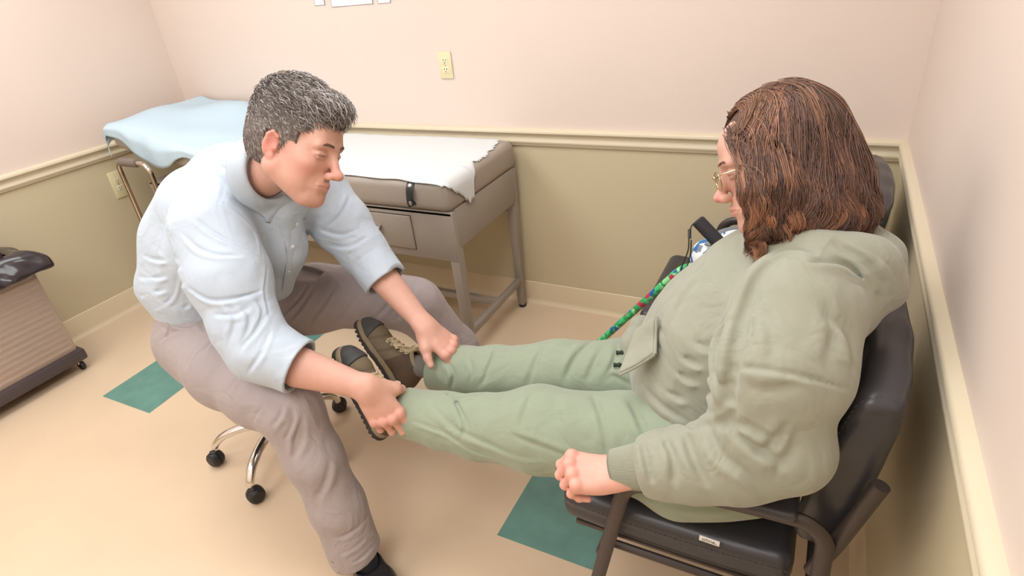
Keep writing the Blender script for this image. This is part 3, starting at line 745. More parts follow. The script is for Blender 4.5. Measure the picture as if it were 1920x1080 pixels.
def head_mesh(H, neck_to, neck_r, male=True, h=.0018):
    lo = H.c-.165*H.s; hi = H.c+.165*H.s
    lo = np.minimum(lo, neck_to-.04); hi = np.maximum(hi, neck_to+.04)
    F_ = Field(lo, hi, h*H.s)
    H.ell(F_, (-.015, 0, .035), (.097, .076, .087), 0)
    H.ell(F_, (.028, 0, -.020), (.062, .060, .088), .03)
    j = 1.04 if male else .86
    for q in (-1, 1):
        H.cone(F_, (-.004, q*.052*j, -.050), (.058, q*.022, -.096), .026*j, .022*j, .022)
        H.ell(F_, (.048, q*.038, -.024), (.030, .024, .024), .02)
        H.ell(F_, (.040, q*.036, -.058), (.030, .022, .028), .02)
    H.ell(F_, (.074, 0, -.100), (.021, .024, .019), .02)
    H.cone(F_, (.072, -.034, .026), (.072, .034, .026), .016, .016, .02)
    H.ell(F_, (.055, 0, .052), (.036, .052, .036), .02)
    for q in (-1, 1):
        H.cone(F_, (.0905, q*.014, .0235), (.080, q*.046, .0215), .0065 if male else .005, .005, .012)
        H.ell(F_, (.103, q*.033, .004), (.020, .018, .0125), .012, 'sub')
        H.ell(F_, (.0755, q*.033, .004), (.0145, .0165, .0125), .003)
        # upper and lower lids
        H.cone(F_, (.0885, q*.021, .0055), (.0845, q*.045, .0050), .0030, .0026, .004)
        H.cone(F_, (.0870, q*.022, -.0050), (.0840, q*.043, -.0040), .0022, .0020, .004)
    H.cone(F_, (.088, 0, .018), (.112 if male else .108, 0, -.030), .0075, .0105 if male else .0092, .014)
    H.ell(F_, (.1175 if male else .1135, 0, -.0335), (.0125, .0125, .0105) if male else (.0110, .0108, .0095), .008)
    for q in (-1, 1):
        H.ell(F_, (.1035, q*.0125, -.0385), (.0110, .0072, .0085), .005)
        H.ell(F_, (.111, q*.0065, -.0470), (.0050, .0034, .0034), .002, 'sub')
    # muzzle, lips, chin groove
    H.ell(F_, (.0755, 0, -.066), (.021, .030, .022), .018)
    lw = .0235
    for q in (-1, 1):
        H.cone(F_, (.0975, 0, -.0610), (.0885, q*lw, -.0655), .0036 if male else .0045, .0020, .005)
        H.cone(F_, (.0955, 0, -.0710), (.0880, q*lw, -.0665), .0046 if male else .0054, .0020, .005)
    P = [H.p(.1020, 0, -.0655), H.p(.0990, .010, -.0655), H.p(.093, .019, -.0660), H.p(.087, .027, -.0670)]
    Q = [H.p(.1020, 0, -.0655), H.p(.0990, -.010, -.0655), H.p(.093, -.019, -.0660), H.p(.087, -.027, -.0670)]
    F_.stroke(crom(P, 5), .0022*H.s, .0022*H.s, taper=False); F_.stroke(crom(Q, 5), .0022*H.s, .0022*H.s, taper=False)
    F_.stroke([H.p(.095, -.018, -.083), H.p(.100, 0, -.082), H.p(.095, .018, -.083)], .006*H.s, .0025*H.s)
    for q in (-1, 1):       # nasolabial fold, temple
        F_.stroke(crom([H.p(.094, q*.019, -.040), H.p(.090, q*.028, -.052), H.p(.082, q*.033, -.068)], 5), .004*H.s, .0013*H.s)
        H.ell(F_, (.050, q*.071, .030), (.022, .010, .020), .01, 'sub')
        F_.stroke(crom([H.p(.094, q*.018, .004), H.p(.0925, q*.032, .0015), H.p(.085, q*.046, .001)], 5), .0017*H.s, .0012*H.s)
    # ears
    for q in (-1, 1):
        rr = np.array(rotz(-q*.35))@np.array(roty(.18))
        H.ell(F_, (-.012, q*.076, -.006), (.0165, .0070, .0285), .006, rot=rr)
        H.ell(F_, (-.006, q*.0840, -.002), (.0100, .0055, .0165), .004, 'sub', rot=rr)
        H.cone(F_, (-.0225, q*.081, -.010), (-.019, q*.082, .012), .0034, .0036, .004)
        H.cone(F_, (-.019, q*.082, .012), (-.008, q*.082, .0205), .0036, .0036, .004); H.cone(F_, (-.008, q*.082, .0205), (.003, q*.078, .012), .0036, .0030, .004)
        H.ell(F_, (.002, q*.078, -.012), (.005, .005, .007), .004)
        H.ell(F_, (-.006, q*.0765, -.031), (.008, .0055, .009), .005)
    # neck
    a = H.p(-.028, 0, -.045); F_.cone(a, neck_to, neck_r*.98, neck_r*1.08, .03*H.s)
    me = F_.mesh('head'); V = verts(me); l = H.loc(V)
    col = np.tile(SKIN, (len(V), 1)); x, y, z = l[:, 0], l[:, 1], np.array(l[:, 2])
    def g(c, r): return np.exp(-(((x-c[0])/r[0])**2+((np.abs(y)-c[1])/r[1])**2+((z-c[2])/r[2])**2))[:, None]
    def mixc(c, wgt):
        nonlocal col
        col = col*(1-wgt)+np.array(srgb(c))*wgt
    mixc((206, 124, 108), .55*g((.05, .046, -.035), (.04, .022, .022)))     # cheeks
    mixc((204, 116, 100), .55*g((.115, 0, -.036), (.02, .02, .015)))        # nose tip
    mixc((200, 104, 92), .60*g((-.008, .083, -.005), (.03, .014, .035)))    # ears
    mixc((186, 108, 98), .75*g((.096, 0, -.0665), (.012, .020, .0058)))      # lips
    if male: mixc((168, 124, 108), .35*g((.060, 0, -.095), (.05, .06, .028)))  # shaven beard
    mixc((92, 62, 52), .85*g((.0905, .033, .0010), (.010, .0135, .0016)))   # lash line
    tint(me, col)
    return me, F_
def hand_mesh(wrist, X, Z, side, sc=1., curl=(40, 60, 30), thumb=None, forearm=None, spread=6, h=.0016, fan=None, veins=True, rfore=(.029, .04), col=None):
    """X wrist to knuckles, Z out of the back of the hand, side=+1 if the thumb lies on +Y (Y = Z x X)"""
    X = X/np.linalg.norm(X); Y = np.cross(Z, X); Y /= np.linalg.norm(Y); Z = np.cross(X, Y); s_ = sc
    def P(x, y, z): return wrist+s_*(x*X+y*side*Y+z*Z)
    ext = [wrist]
    F_ = Field(wrist-.24*sc if forearm is None else np.minimum(wrist-.21*sc, forearm-.06), wrist+.24*sc if forearm is None else np.maximum(wrist+.21*sc, forearm+.06), h*sc)
    kn = [(.094, .031, .004), (.097, .010, .007), (.091, -.011, .005), (.083, -.030, .000)]
    lens = [(.043, .026, .021), (.048, .030, .022), (.044, .028, .022), (.035, .021, .019)]; rad = [.0096, .0098, .0092, .0082]
    F_.cone(P(-.01, 0, 0), P(.02, 0, 0), .019*s_, .020*s_, .01, n=Y, f=1.35)
    for i, k_ in enumerate(kn):
        base = (.008, k_[1]*.45, -.002)
        F_.cone(P(*base), P(k_[0]-.004, k_[1], k_[2]-.008), .0175*s_, .0130*s_, .012*s_)
    F_.ell(P(.045, -.024, -.012), np.array([.036, .016, .014])*s_, .012*s_, R=np.array([X, Y*side, Z]))
    F_.ell(P(.040, .020, -.014), np.array([.034, .018, .016])*s_, .012*s_, R=np.array([X, Y*side, Z]))
    nails = []
    for i, k_ in enumerate(kn):
        F_.ell(P(k_[0], k_[1], k_[2]), np.array([.0115, .0098, .0100])*s_, .007*s_, R=np.array([X, Y*side, Z]))
        cu = curl[i] if isinstance(curl[0], (list, tuple)) else curl
        ang = 0; p = np.array(k_)-np.array([0, 0, .002]); sp = math.radians((1.5-i)*spread*.5) if fan is None else math.radians(fan[i])
        for j, (L, c) in enumerate(zip(lens[i], cu)):
            ang += math.radians(c); d = np.array([math.cos(ang)*math.cos(sp), math.sin(sp)*max(math.cos(ang), .25), -math.sin(ang)]); q = p+d*L
            r0 = rad[i]*(1-.07*j); F_.cone(P(*p), P(*q), r0*s_, rad[i]*(1-.07*(j+1))*(.93 if j == 2 else 1)*s_, (.0045 if j else .009)*s_)
            if j < 2: F_.ell(P(*(q)), np.array([1, 1, 1])*(rad[i]*(1.0-.075*j))*s_, .004*s_)
            if j == 2: nails.append((q, d, ang))
            p = q
    th = thumb or [(.018, .022, -.012), (.050, .046, -.022), (.078, .056, -.030), (.098, .058, -.040)]
    F_.chain([P(*t) for t in th], [v*s_ for v in (.018, .0135, .0110, .0092)], .006*s_)
    F_.cone(P(*th[0]), P(*th[1]), .017*s_, .013*s_, .016*s_)
    if veins:
        for a_, b_ in (((.02, .004), (.085, .020)), ((.025, -.004), (.08, -.001)), ((.03, -.010), (.075, -.020)), ((.05, .000), (.07, .010))):
            F_.stroke(crom([P(a_[0], a_[1], .018), P((a_[0]+b_[0])/2, (a_[1]+b_[1])/2+.003, .0195), P(b_[0], b_[1], .017)], 4), .0030*s_, -.0011*s_)
    for i in range(4):  # knuckle creases
        pass
    if forearm is not None: F_.cone(P(.002, 0, 0), forearm, rfore[0]*.84, rfore[1], .02, n=Y, f=1.18)
    me = F_.mesh('hand'); V = verts(me); c = np.tile(SKIN if col is None else np.array(srgb(col)), (len(V), 1))
    red = np.array(srgb((214, 132, 118)))
    for i, k_ in enumerate(kn):
        d = np.linalg.norm(V-P(*k_), axis=1); w_ = .25*np.exp(-(d/(.014*s_))**2)[:, None]; c = c*(1-w_)+red*w_
    d = np.linalg.norm(V-P(.09, 0, -.03), axis=1); w_ = .35*np.clip(1-d/(.07*s_), 0, 1)[:, None]; c = c*(1-w_)+red*w_
    # nails
    t3, t2 = np.array(th[3]), np.array(th[2]); dd = (t3-t2)/np.linalg.norm(t3-t2)
    nl = [(P(*(q-d*.001+np.array([-math.sin(a)*-1, 0, math.cos(a)])*.0)), P) for q, d, a in nails]
    for q, d, a in nails:
        up = np.array([math.sin(a), 0, math.cos(a)]); n_ = P(*(q+d*.002+up*.0075)); w_ = .7*np.exp(-(np.linalg.norm(V-n_, axis=1)/(.0052*s_))**4)[:, None]; c = c*(1-w_)+np.array(srgb((236, 190, 176)))*w_
    tint(me, c)
    return me, F_, P
def shoe(parent, name, H, T, S, sc, lace_to, label=None):
    """hiking shoe; H heel-bottom centre, T toe direction, S shoe-up direction"""
    T = T/np.linalg.norm(T); Y = np.cross(S, T); Y /= np.linalg.norm(Y); S = np.cross(T, Y)
    def P(x, y, z): return H+sc*(x*T+y*Y+z*S)
    R = np.array([T, Y, S])
    cen = P(.14, 0, .05); lo, hi = cen-.20*sc, cen+.20*sc
    def outline(F_, z0, z1, grow, k=.0):
        st = [(.035, 0, .036), (.08, .0, .034), (.13, -.003, .037), (.19, -.004, .048), (.235, 0, .047), (.262, .002, .036)]
        for a, b in zip(st, st[1:]):
            F_.cone(P(a[0], a[1], (z0+z1)/2), P(b[0], b[1], (z0+z1)/2), (a[2]+grow)*sc, (b[2]+grow)*sc, k, n=None)
        return F_
    # upper
    U_ = Field(lo, hi, .0028*sc)
    U_.chain([P(.035, 0, .045), P(.10, 0, .05), P(.16, 0, .038), P(.215, 0, .030), P(.258, 0, .024)], [v*sc for v in (.036, .034, .038, .041, .033)], .02*sc)
    U_.cone(P(.045, 0, .05), P(.052, 0, .105), .038*sc, .043*sc, .02*sc); U_.cone(P(.11, 0, .06), P(.075, 0, .095), .034*sc, .034*sc, .02*sc)
    U_.cut(P(0, 0, .008), -S, 0); U_.cut(P(.06, 0, .118), S*1+T*.15, .004)
    U_.cone(P(.062, 0, .085), P(.064, 0, .16), .031*sc, .034*sc, .004, op='sub')
    for q in (-1, 1):  # overlays and stitched panels
        U_.stroke(crom([P(.20, q*.05, .018), P(.185, q*.045, .045), P(.17, q*.03, .066)], 5), .003*sc, .0022*sc); U_.stroke(crom([P(.12, q*.05, .015), P(.11, q*.045, .05), P(.125, q*.025, .083)], 5), .003*sc, .0022*sc)
        U_.stroke(crom([P(.04, q*.045, .02), P(.06, q*.046, .06), P(.09, q*.038, .098)], 5), .003*sc, .0022*sc); U_.stroke(crom([P(.20, q*.022, .064), P(.15, q*.022, .082), P(.10, q*.022, .104)], 5), .003*sc, -.0022*sc)
    me = U_.mesh('upper'); V = verts(me); l = (V-H)@R.T/sc; c = np.tile(np.array(srgb((112, 98, 76))), (len(V), 1))
    br = np.clip((.125-l[:, 0]-.25*(l[:, 2]-.05))/.004, 0, 1)[:, None]; c = c*(1-br)+np.array(srgb((84, 66, 50)))*br
    wv = np.clip((np.abs(np.sin(l[:, 0]*60+l[:, 2]*30))-.93)/.05, 0, 1)[:, None]*(l[:, 0:1] > .13); c = c*(1-.4*wv)+np.array(srgb((70, 60, 48)))*.4*wv
    tint(me, c)
    root = link(name, me, mat('shoe_upper', (105, 92, 72), .75, attr=True, var=.06, vscale=90, bump=.15, bscale=260), parent)
    if label: root['label'] = label
    # midsole, outsole with lugs
    m1 = Field(lo, hi, .0028*sc); outline(m1, .004, .02, .004, .01*sc); m1.cut(P(0, 0, .024), S, .002); m1.cut(P(0, 0, .007), -S, .001)
    m1.stroke(crom([P(x, .055 if x < .22 else .045, .014) for x in np.linspace(.0, .28, 8)], 3), .003*sc, .0015*sc, taper=False)
    link('midsole', m1.mesh('midsole'), mat('shoe_midsole', (138, 122, 96), .7), root)
    m2 = Field(lo, hi, .0024*sc); outline(m2, -.004, .008, .006, .01*sc); m2.cut(P(0, 0, .008), S, .001); m2.cut(P(0, 0, -.007), -S, .001)
    for i in range(17):
        for q in (-1, 1):
            x = .006+i*.0168; yy = q*np.interp(x, [.0, .035, .08, .13, .19, .235, .28], [.03, .042, .041, .045, .055, .052, .035])
            m2.cone(P(x, yy*.92, -.010), P(x, yy*1.2, .006), .0042*sc, .0042*sc, .001, op='sub')
    for i in range(8):
        x = .02+i*.034; m2.cone(P(x, -.03, -.008), P(x+.01, 0, -.008), .003*sc, .003*sc, .001, op='sub'); m2.cone(P(x+.01, 0, -.008), P(x, .03, -.008), .003*sc, .003*sc, .001, op='sub')
    link('outsole', m2.mesh('outsole'), mat('shoe_outsole', (52, 48, 44), .8), root)
    m3 = Field(lo, hi, .0028*sc); m3.chain([P(.205, 0, .026), P(.235, 0, .027), P(.262, 0, .022)], [v*sc for v in (.048, .045, .036)], .01*sc); m3.cut(P(0, 0, .014), -S, .001); m3.cut(P(.228, 0, .03), -T+S*.35, .003)
    link('toe_cap', m3.mesh('toe_cap'), mat('shoe_toe', (62, 62, 62), .6, bump=.1, bscale=200), root)
    # tongue, laces
    b = MB(); b.tube([P(.175, 0, .077), P(.13, 0, .093), P(.105, 0, .115), P(.098, 0, .140)], [.017*sc, .021*sc, .025*sc, .022*sc], n=14, flat=(.32, 1), up=S); b.build('tongue', mat('shoe_tongue', (186, 170, 136), .9, bump=.2, bscale=150), root)
    b = MB()
    xs = [.178, .160, .142, .124, .108]
    zz = [.076, .084, .092, .101, .113]
    for i, (x, z) in enumerate(zip(xs, zz)):
        b.tube(crom([P(x+.006, -.021, z-.006), P(x+.002, -.010, z+.004), P(x-.002, .010, z+.005), P(x-.006, .021, z-.005)], 4), .0026*sc, n=7)
        b.tube(crom([P(x-.006, -.021, z-.005), P(x-.002, -.008, z+.007), P(x+.002, .008, z+.007), P(x+.006, .021, z-.005)], 4), .0026*sc, n=7)
        for q in (-1, 1): b.tube(crom([P(x, q*.019, z-.003), P(x+.004, q*.025, z-.003), P(x, q*.029, z-.008), P(x-.004, q*.025, z-.005)], 3, closed=True), .0022*sc, n=6, closed=True)
    k = P(.106, 0, .124)
    for pl in lace_to(P): b.tube(crom([k]+pl, 6), .0026*sc, n=7)
    b.sphere(k, .0065*sc, seg=12)
    b.build('laces', mat('lace', (206, 192, 158), .9), root)
    b = MB(); b.tube(crom([P(.062+.041*math.cos(a), .037*math.sin(a), .117+.006*math.cos(a)) for a in np.linspace(0, 2*PI, 14, endpoint=False)], 3, closed=True), .0075*sc, n=10, closed=True); b.build('collar', mat('shoe_collar', (150, 134, 106), .85), root)
    return root, P

# ================================================================== THE MAN
m_shirt = mat('shirt_cotton', (182, 193, 205), .78, var=.01, vscale=30, bump=.05, bscale=700, sheen=.1, crumple=.45)
m_pant = mat('trouser_twill', (160, 148, 147), .72, bump=.06, wave=420, sheen=.1, crumple=.45)
m_belt = mat('belt_leather', (30, 26, 26), .4); m_sock = mat('sock_knit', (26, 26, 30), .85, bump=.3, wave=160)
man = thing('person', (-1.995, -1.335, 0), 'man with short grey hair and pale blue shirt, leaning forward to hold the woman’s ankles', 'person')
J = dict(head=at(556, 274, 1.52), neck=at(478, 335, 1.63), shR=at(398, 432, 1.62), shL=at(600, 362, 1.90), elR=at(470, 645, 1.60), elL=at(680, 468, 1.86),
         wrR=at(688, 726, 1.58), wrL=at(797, 612, 1.80), hipR=at(372, 645, 1.95), hipL=at(480, 575, 2.15), knR=at(545, 768, 1.67), knL=at(778, 572, 2.12), anR=at(668, 1035, 1.78))
J['anL'] = np.array([-1.36, -.86, .12])
lat = J['shR']-J['shL']; lat /= np.linalg.norm(lat)
# --- shirt
SH = Field(at(400, 420, 1.9)-(.50, .42, .52), at(400, 420, 1.9)+(.60, .44, .50), .0036)
pel = (J['hipR']+J['hipL'])/2
chest = (J['shR']+J['shL'])/2
C1 = [pel+np.array([-.01, 0, .03]), at(400, 525, 1.97), at(440, 455, 1.90), at(470, 405, 1.83), at(480, 365, 1.74)]
SH.chain(C1, [.155, .160, .165, .145, .085], .05, n=lat, f=[1.22, 1.22, 1.25, 1.35, 1.5])
SH.cone(at(455, 345, 1.70), at(395, 405, 1.66), .085, .098, .06); SH.chain([at(478, 318, 1.66), at(430, 340, 1.74), at(385, 375, 1.80)], [.072, .098, .105], .05); SH.cone(at(500, 345, 1.72), at(590, 360, 1.86), .075, .090, .06)   # shoulders
SH.chain([J['shR'], at(430, 520, 1.60), at(462, 610, 1.595), at(490, 655, 1.59), at(525, 672, 1.585), at(558, 686, 1.582)], [.112, .106, .088, .083, .074, .068], .03)
SH.chain([J['shL'], at(640, 420, 1.88), at(680, 470, 1.86), at(715, 512, 1.845)], [.098, .088, .074, .066], .03)
SH.chain([at(530, 400, 1.72), at(530, 470, 1.78), at(515, 530, 1.86)], [.05, .055, .06], .06)     # front
SH.cone(at(288, 545, 1.96), at(360, 560, 1.93), .050, .07, .06); SH.chain([at(330, 520, 1.95), at(345, 450, 1.90), at(365, 390, 1.82)], [.105, .115, .105], .06)                                     # bloused back
SH.noise(.0012, 22, 4)
for px_ in [([(372, 372), (410, 378), (450, 400), (482, 440), (492, 480)], .006, .006), ([(385, 370), (350, 372), (325, 392), (318, 430)], .005, .003), ([(366, 410), (405, 440), (445, 458), (480, 475), (492, 482)], .007, .006),
            ([(345, 440), (370, 465), (405, 478), (450, 480)], .007, .006), ([(355, 540), (392, 562), (440, 560), (492, 545)], .007, .007), ([(430, 700), (452, 655), (480, 620), (498, 590)], .008, .006),
            ([(465, 700), (488, 665), (505, 625)], .008, .006), ([(420, 560), (440, 600), (430, 640)], .009, .004), ([(452, 570), (468, 600), (455, 640)], .008, .004), ([(480, 560), (492, 585), (478, 630)], .007, .004),
            ([(270, 480), (300, 488), (330, 484)], .008, .005), ([(262, 520), (300, 520), (340, 500)], .009, .005), ([(262, 555), (300, 545), (345, 530)], .009, .006), ([(290, 580), (320, 560), (332, 520)], .007, .004),
            ([(360, 292), (400, 305), (440, 330), (470, 372)], .007, .006), ([(415, 320), (440, 340), (462, 350)], .006, .004), ([(500, 500), (496, 540), (505, 590)], .006, .006), ([(525, 420), (538, 470), (536, 530)], .004, .006),
            ([(560, 400), (566, 440), (560, 500)], .006, .003), ([(600, 430), (640, 440), (672, 430)], .008, .005), ([(615, 460), (655, 462), (690, 445)], .008, .005), ([(640, 500), (670, 490), (700, 470)], .007, .005),
            ([(655, 370), (640, 400), (610, 430)], .008, .005), ([(400, 590), (440, 590), (470, 575)], .008, .004), ([(300, 590), (350, 575), (395, 580)], .008, .005)]:
    SH.fold(*px_)
SH.flush()
# rolled cuffs, open sleeves, hem
def ring_cuff(F_, a, b, ra, rb, k=.006):
    a, b = np.array(a), np.array(b); F_.cone(a, b, ra+.003, rb+.004, .002, flat=True); d = (b-a)/np.linalg.norm(b-a)
    F_.cut(b, d, .003, win=([b+d*.06], .085)); F_.cone(b-d*.05, b+d*.03, ra-.009, rb-.007, .003, op='sub', flat=True)
cR0, cR1 = at(500, 660, 1.588), at(563, 688, 1.582)
ring_cuff(SH, cR0, cR1, .079, .074)
cL0, cL1 = at(690, 482, 1.855), at(724, 528, 1.84)
ring_cuff(SH, cL0, cL1, .070, .067)
upb = (C1[1]-C1[0])/np.linalg.norm(C1[1]-C1[0])
SH.cut(at(380, 598, 1.95), -upb+.15*CR, .01, win=([C1[0]], .22))
SH.cone(at(495, 328, 1.62), at(515, 280, 1.56), .064, .066, .005, op='sub')
shirt = link('shirt', SH.mesh('shirt'), m_shirt, man)
# collar
Hm = Head(J['head'], cv(.915, -.34, .17), cv(.35, .91, .20), 1.14)
nb = at(495, 328, 1.62); na = (Hm.p(-.03, 0, -.06)-nb); na /= np.linalg.norm(na)
fr = Hm.F-na*(Hm.F@na); fr /= np.linalg.norm(fr); sd = np.cross(na, fr)
def ringp(th, r, hgt, push=0): return nb+na*hgt+r*(math.cos(th)*fr*1.08+math.sin(th)*sd)+fr*push
G = []
for i in range(41):
    th = -PI+.0+2*PI*i/40; th = th*.95+PI; k = abs(math.cos((th)/2)); fk = max(0, math.cos(th))    # opening at the throat (th=0)
    hT = .036-.044*math.cos(th); hO = hT-.058-.022*fk**4
    row = [ringp(th, .066, hT-.045), ringp(th, .0665, hT-.02), ringp(th, .067, hT), ringp(th, .072, hT+.003), ringp(th, .079, hT-.010), ringp(th, .088, (hT+hO)/2+.004), ringp(th, .098, hO, .016*fk**4)]
    G.append(row)
G = np.array(G)
for j in (4, 5, 6):        # the fall of the collar lies on the shirt
    q = G[:, j].copy()
    for _ in range(12):
        v = SH.samp(q); q = q+np.maximum(.0045-v, 0)[:, None]*SH.grad(q)
    G[:, j] = q
grid_mesh('collar', G, m_shirt, shirt, thick=.0035, offset=1, subsurf=1)
# placket with buttons
pl = [SH.hit(*p) for p in ((552, 400), (556, 425), (552, 460), (545, 500), (538, 540))]; pl = [p for p in pl if p is not None]
if len(pl) > 2:
    Pl = crom(pl, 5); g_ = SH.grad(Pl); b = MB(); b.tube(Pl-g_*.0, .016, n=8, flat=(.14, 1), up=g_.mean(0)); b.build('placket', m_shirt, shirt)
    for p in ((556, 420), (548, 462), (541, 508)):
        h_ = SH.hit(*p)
        if h_ is not None: gg = SH.grad(h_[None])[0]; b = MB(); b.lathe([(.0055, 0), (.0058, .0012), (.004, .002), (.0, .0018)], o=h_+gg*.0020, axis=gg, n=14); b.build('button', mat('button', (224, 228, 232), .3), shirt)
# --- trousers
TR = Field((-2.28, -1.80, .02), (-1.18, -.70, .86), .0042)
TR.chain([pel+(0, 0, .13), pel+(0, 0, .05), pel+(.01, 0, 0)], [.150, .160, .155], .04, n=lat, f=1.2)
TR.chain([J['hipR']+(-.03, .02, .0), at(430, 690, 1.83), at(490, 735, 1.74), J['knR']], [.135, .122, .100, .088], .04)
TR.chain([J['knR'], at(590, 860, 1.70), at(632, 945, 1.745), at(665, 1030, 1.79)], [.084, .078, .077, .080], .03)
TR.chain([J['hipL'], at(590, 560, 2.17), at(680, 555, 2.13), J['knL']], [.130, .122, .110, .096], .04)
TR.chain([J['knL'], (J['knL']+J['anL'])/2+(.02, .01, 0), J['anL']+(0, 0, .0)], [.094, .085, .075], .03)
TR.ell(pel+(-.06, .0, -.02), (.13, .19, .10), .04)
TR.noise(.0012, 20, 9)
for px_ in [([(500, 625), (530, 590), (560, 560), (580, 530)], .008, .007), ([(530, 615), (560, 580), (590, 540)], .009, .006), ([(570, 615), (600, 580), (630, 535)], .010, .004), ([(620, 610), (650, 575), (670, 540)], .010, .004),
            ([(380, 660), (410, 630), (440, 620)], .007, .006), ([(300, 640), (320, 625), (345, 620)], .007, .005), ([(350, 690), (360, 665), (372, 650)], .008, .005), ([(425, 740), (450, 705), (480, 680)], .008, .003),
            ([(475, 790), (490, 765), (498, 745)], .008, .004), ([(490, 826), (512, 800), (525, 780), (530, 760)], .008, .006), ([(502, 850), (535, 825), (550, 790), (548, 768)], .008, .005), ([(520, 885), (552, 860), (566, 820), (565, 780)], .010, .004),
            ([(560, 790), (555, 820), (550, 860)], .009, .005), ([(625, 1010), (655, 1000), (690, 965)], .009, .004), ([(640, 1040), (668, 1025), (700, 990)], .008, .003), ([(655, 1058), (680, 1045), (706, 1012)], .006, .003), ([(590, 940), (612, 900), (618, 860)], .013, .005),
            ([(315, 590), (318, 615), (308, 640)], .006, .006), ([(700, 600), (730, 570), (745, 540)], .010, .005), ([(745, 600), (765, 570), (775, 545)], .010, .005), ([(320, 605), (350, 612), (390, 600)], .007, .006)]:
    TR.fold(*px_)
TR.flush()
hem = at(668, 1037, 1.795); hd = at(680, 1062, 1.81)-at(655, 1010, 1.77); hd /= np.linalg.norm(hd); hd = hd*.8+np.array([.2, .1, -.6]); hd /= np.linalg.norm(hd)
TR.cut(hem, hd, .003, win=([hem+hd*.05], .14)); TR.cone(hem-hd*.05, hem+hd*.05, .070, .072, .003, op='sub', flat=True)
TR.cut(J['anL']+(0, 0, -.02), (0, 0, -1), .003, win=([J['anL']], .12))
TR.cut(C1[0]+upb*.10, upb, .004, win=([C1[0]+upb*.15], .24))
trousers = link('trousers', TR.mesh('trousers'), m_pant, man)
bc = C1[0]+upb*.098
G = []
for i in range(49):
    th = 2*PI*i/48; o_ = np.cross(upb, lat); v = math.cos(th)*lat*.186+math.sin(th)*o_*.153
    G.append([bc+v*k_+upb*z for k_, z in ((1.0, -.018), (1.012, -.018), (1.012, .016), (1.0, .016))])
grid_mesh('belt', G, m_belt, man)
# shoes and socks
def dress_shoe(c, d, label=None, nm='shoe'):
    d = np.array(d, float); d /= np.linalg.norm(d); n_ = np.array([-d[1], d[0], 0]); Z_ = np.array([0, 0, 1.])
    F_ = Field(np.array(c)-.25, np.array(c)+.34, .004); c = np.array(c, float)
    F_.chain([c-d*.03+Z_*.05, c+d*.06+Z_*.05, c+d*.13+Z_*.038, c+d*.20+Z_*.03], [.040, .045, .046, .036], .03); F_.cut(c+Z_*.0145, -Z_, .002)
    F_.cone(c+Z_*.07, c+Z_*.12, .042, .040, .02, op='add'); F_.cut(c+Z_*.085, Z_, .003); F_.cone(c+Z_*.06, c+Z_*.14, .034, .036, .003, op='sub')
    s_ = link(nm, F_.mesh(nm), mat('dress_shoe', (22, 21, 23), .3), man)
    F_ = Field(np.array(c)-.25, np.array(c)+.34, .004); F_.chain([c-d*.03+Z_*.007, c+d*.06+Z_*.007, c+d*.13+Z_*.007, c+d*.20+Z_*.007], [.044, .046, .050, .040], .01); F_.cut(c+Z_*.0155, Z_, .001); F_.cut(c+Z_*.001, -Z_, .001)
    link('sole', F_.mesh('sole'), m_black, s_)
fR = np.array([-1.30, -1.665, 0.]); fL = np.array([J['anL'][0], J['anL'][1], 0.])
dress_shoe(fR, (.80, -.35, 0)); dress_shoe(fL, (.9, -.1, 0))
for c_, a_ in ((fR, J['anR']), (fL, J['anL'])):
    F_ = Field(c_-.12, c_+(.14, .14, .32), .004); F_.cone(c_+(0, 0, .055), a_+(0, 0, .06), .036, .044, 0, n=(1, 0, 0), f=1.1)
    link('sock', F_.mesh('sock'), m_sock, man)
# --- body: head, hands, and the trunk and limbs inside the clothes, one mesh
hm, HF = head_mesh(Hm, nb-na*.04, .058, True)
handR, HR, PR = hand_mesh(J['wrR'], at(722, 778, 1.600)-J['wrR'], cv(-.10, .30, .94), 1, 1.16, curl=[(14, 42, 36), (22, 44, 36), (28, 46, 36), (34, 48, 36)], forearm=at(560, 688, 1.585), rfore=(.031, .047),
                      thumb=[(.018, .022, -.012), (.044, .046, -.024), (.060, .054, -.048), (.070, .046, -.074)])
handL, HL, PL_ = hand_mesh(J['wrL'], at(846, 652, 1.80)-J['wrL'], cv(.45, .55, .70), -1, 1.12, curl=[(35, 50, 30), (35, 55, 30), (35, 55, 30), (35, 55, 30)], forearm=at(705, 505, 1.85), rfore=(.031, .045),
                      thumb=[(.018, .022, -.012), (.040, .044, -.014), (.060, .060, -.020), (.080, .070, -.024)])
BD = Field((-2.25, -1.75, .05), (-1.2, -.75, 1.22), .008)
BD.chain(C1, [.11, .115, .115, .10, .06], .04, n=lat, f=1.3)
BD.chain([J['shR'], J['elR'], at(560, 688, 1.585)], [.06, .05, .045], .02); BD.chain([J['shL'], J['elL'], at(705, 505, 1.85)], [.06, .05, .043], .02)
BD.chain([J['hipR'], J['knR'], J['anR'], fR+(0, 0, .06)], [.09, .06, .04, .034], .03); BD.chain([J['hipL'], J['knL'], J['anL'], fL+(0, 0, .06)], [.09, .06, .04, .034], .03)
BD.chain([C1[4], nb-na*.02], [.06, .055], .03); BD.cone(J['shR'], J['shL'], .055, .055, .03)
bm_ = BD.mesh('body'); tint(bm_, np.tile(SKIN, (len(bm_.vertices), 1)))
link('body', join_meshes('body', [hm, handR, handL, bm_]), m_skin, man)
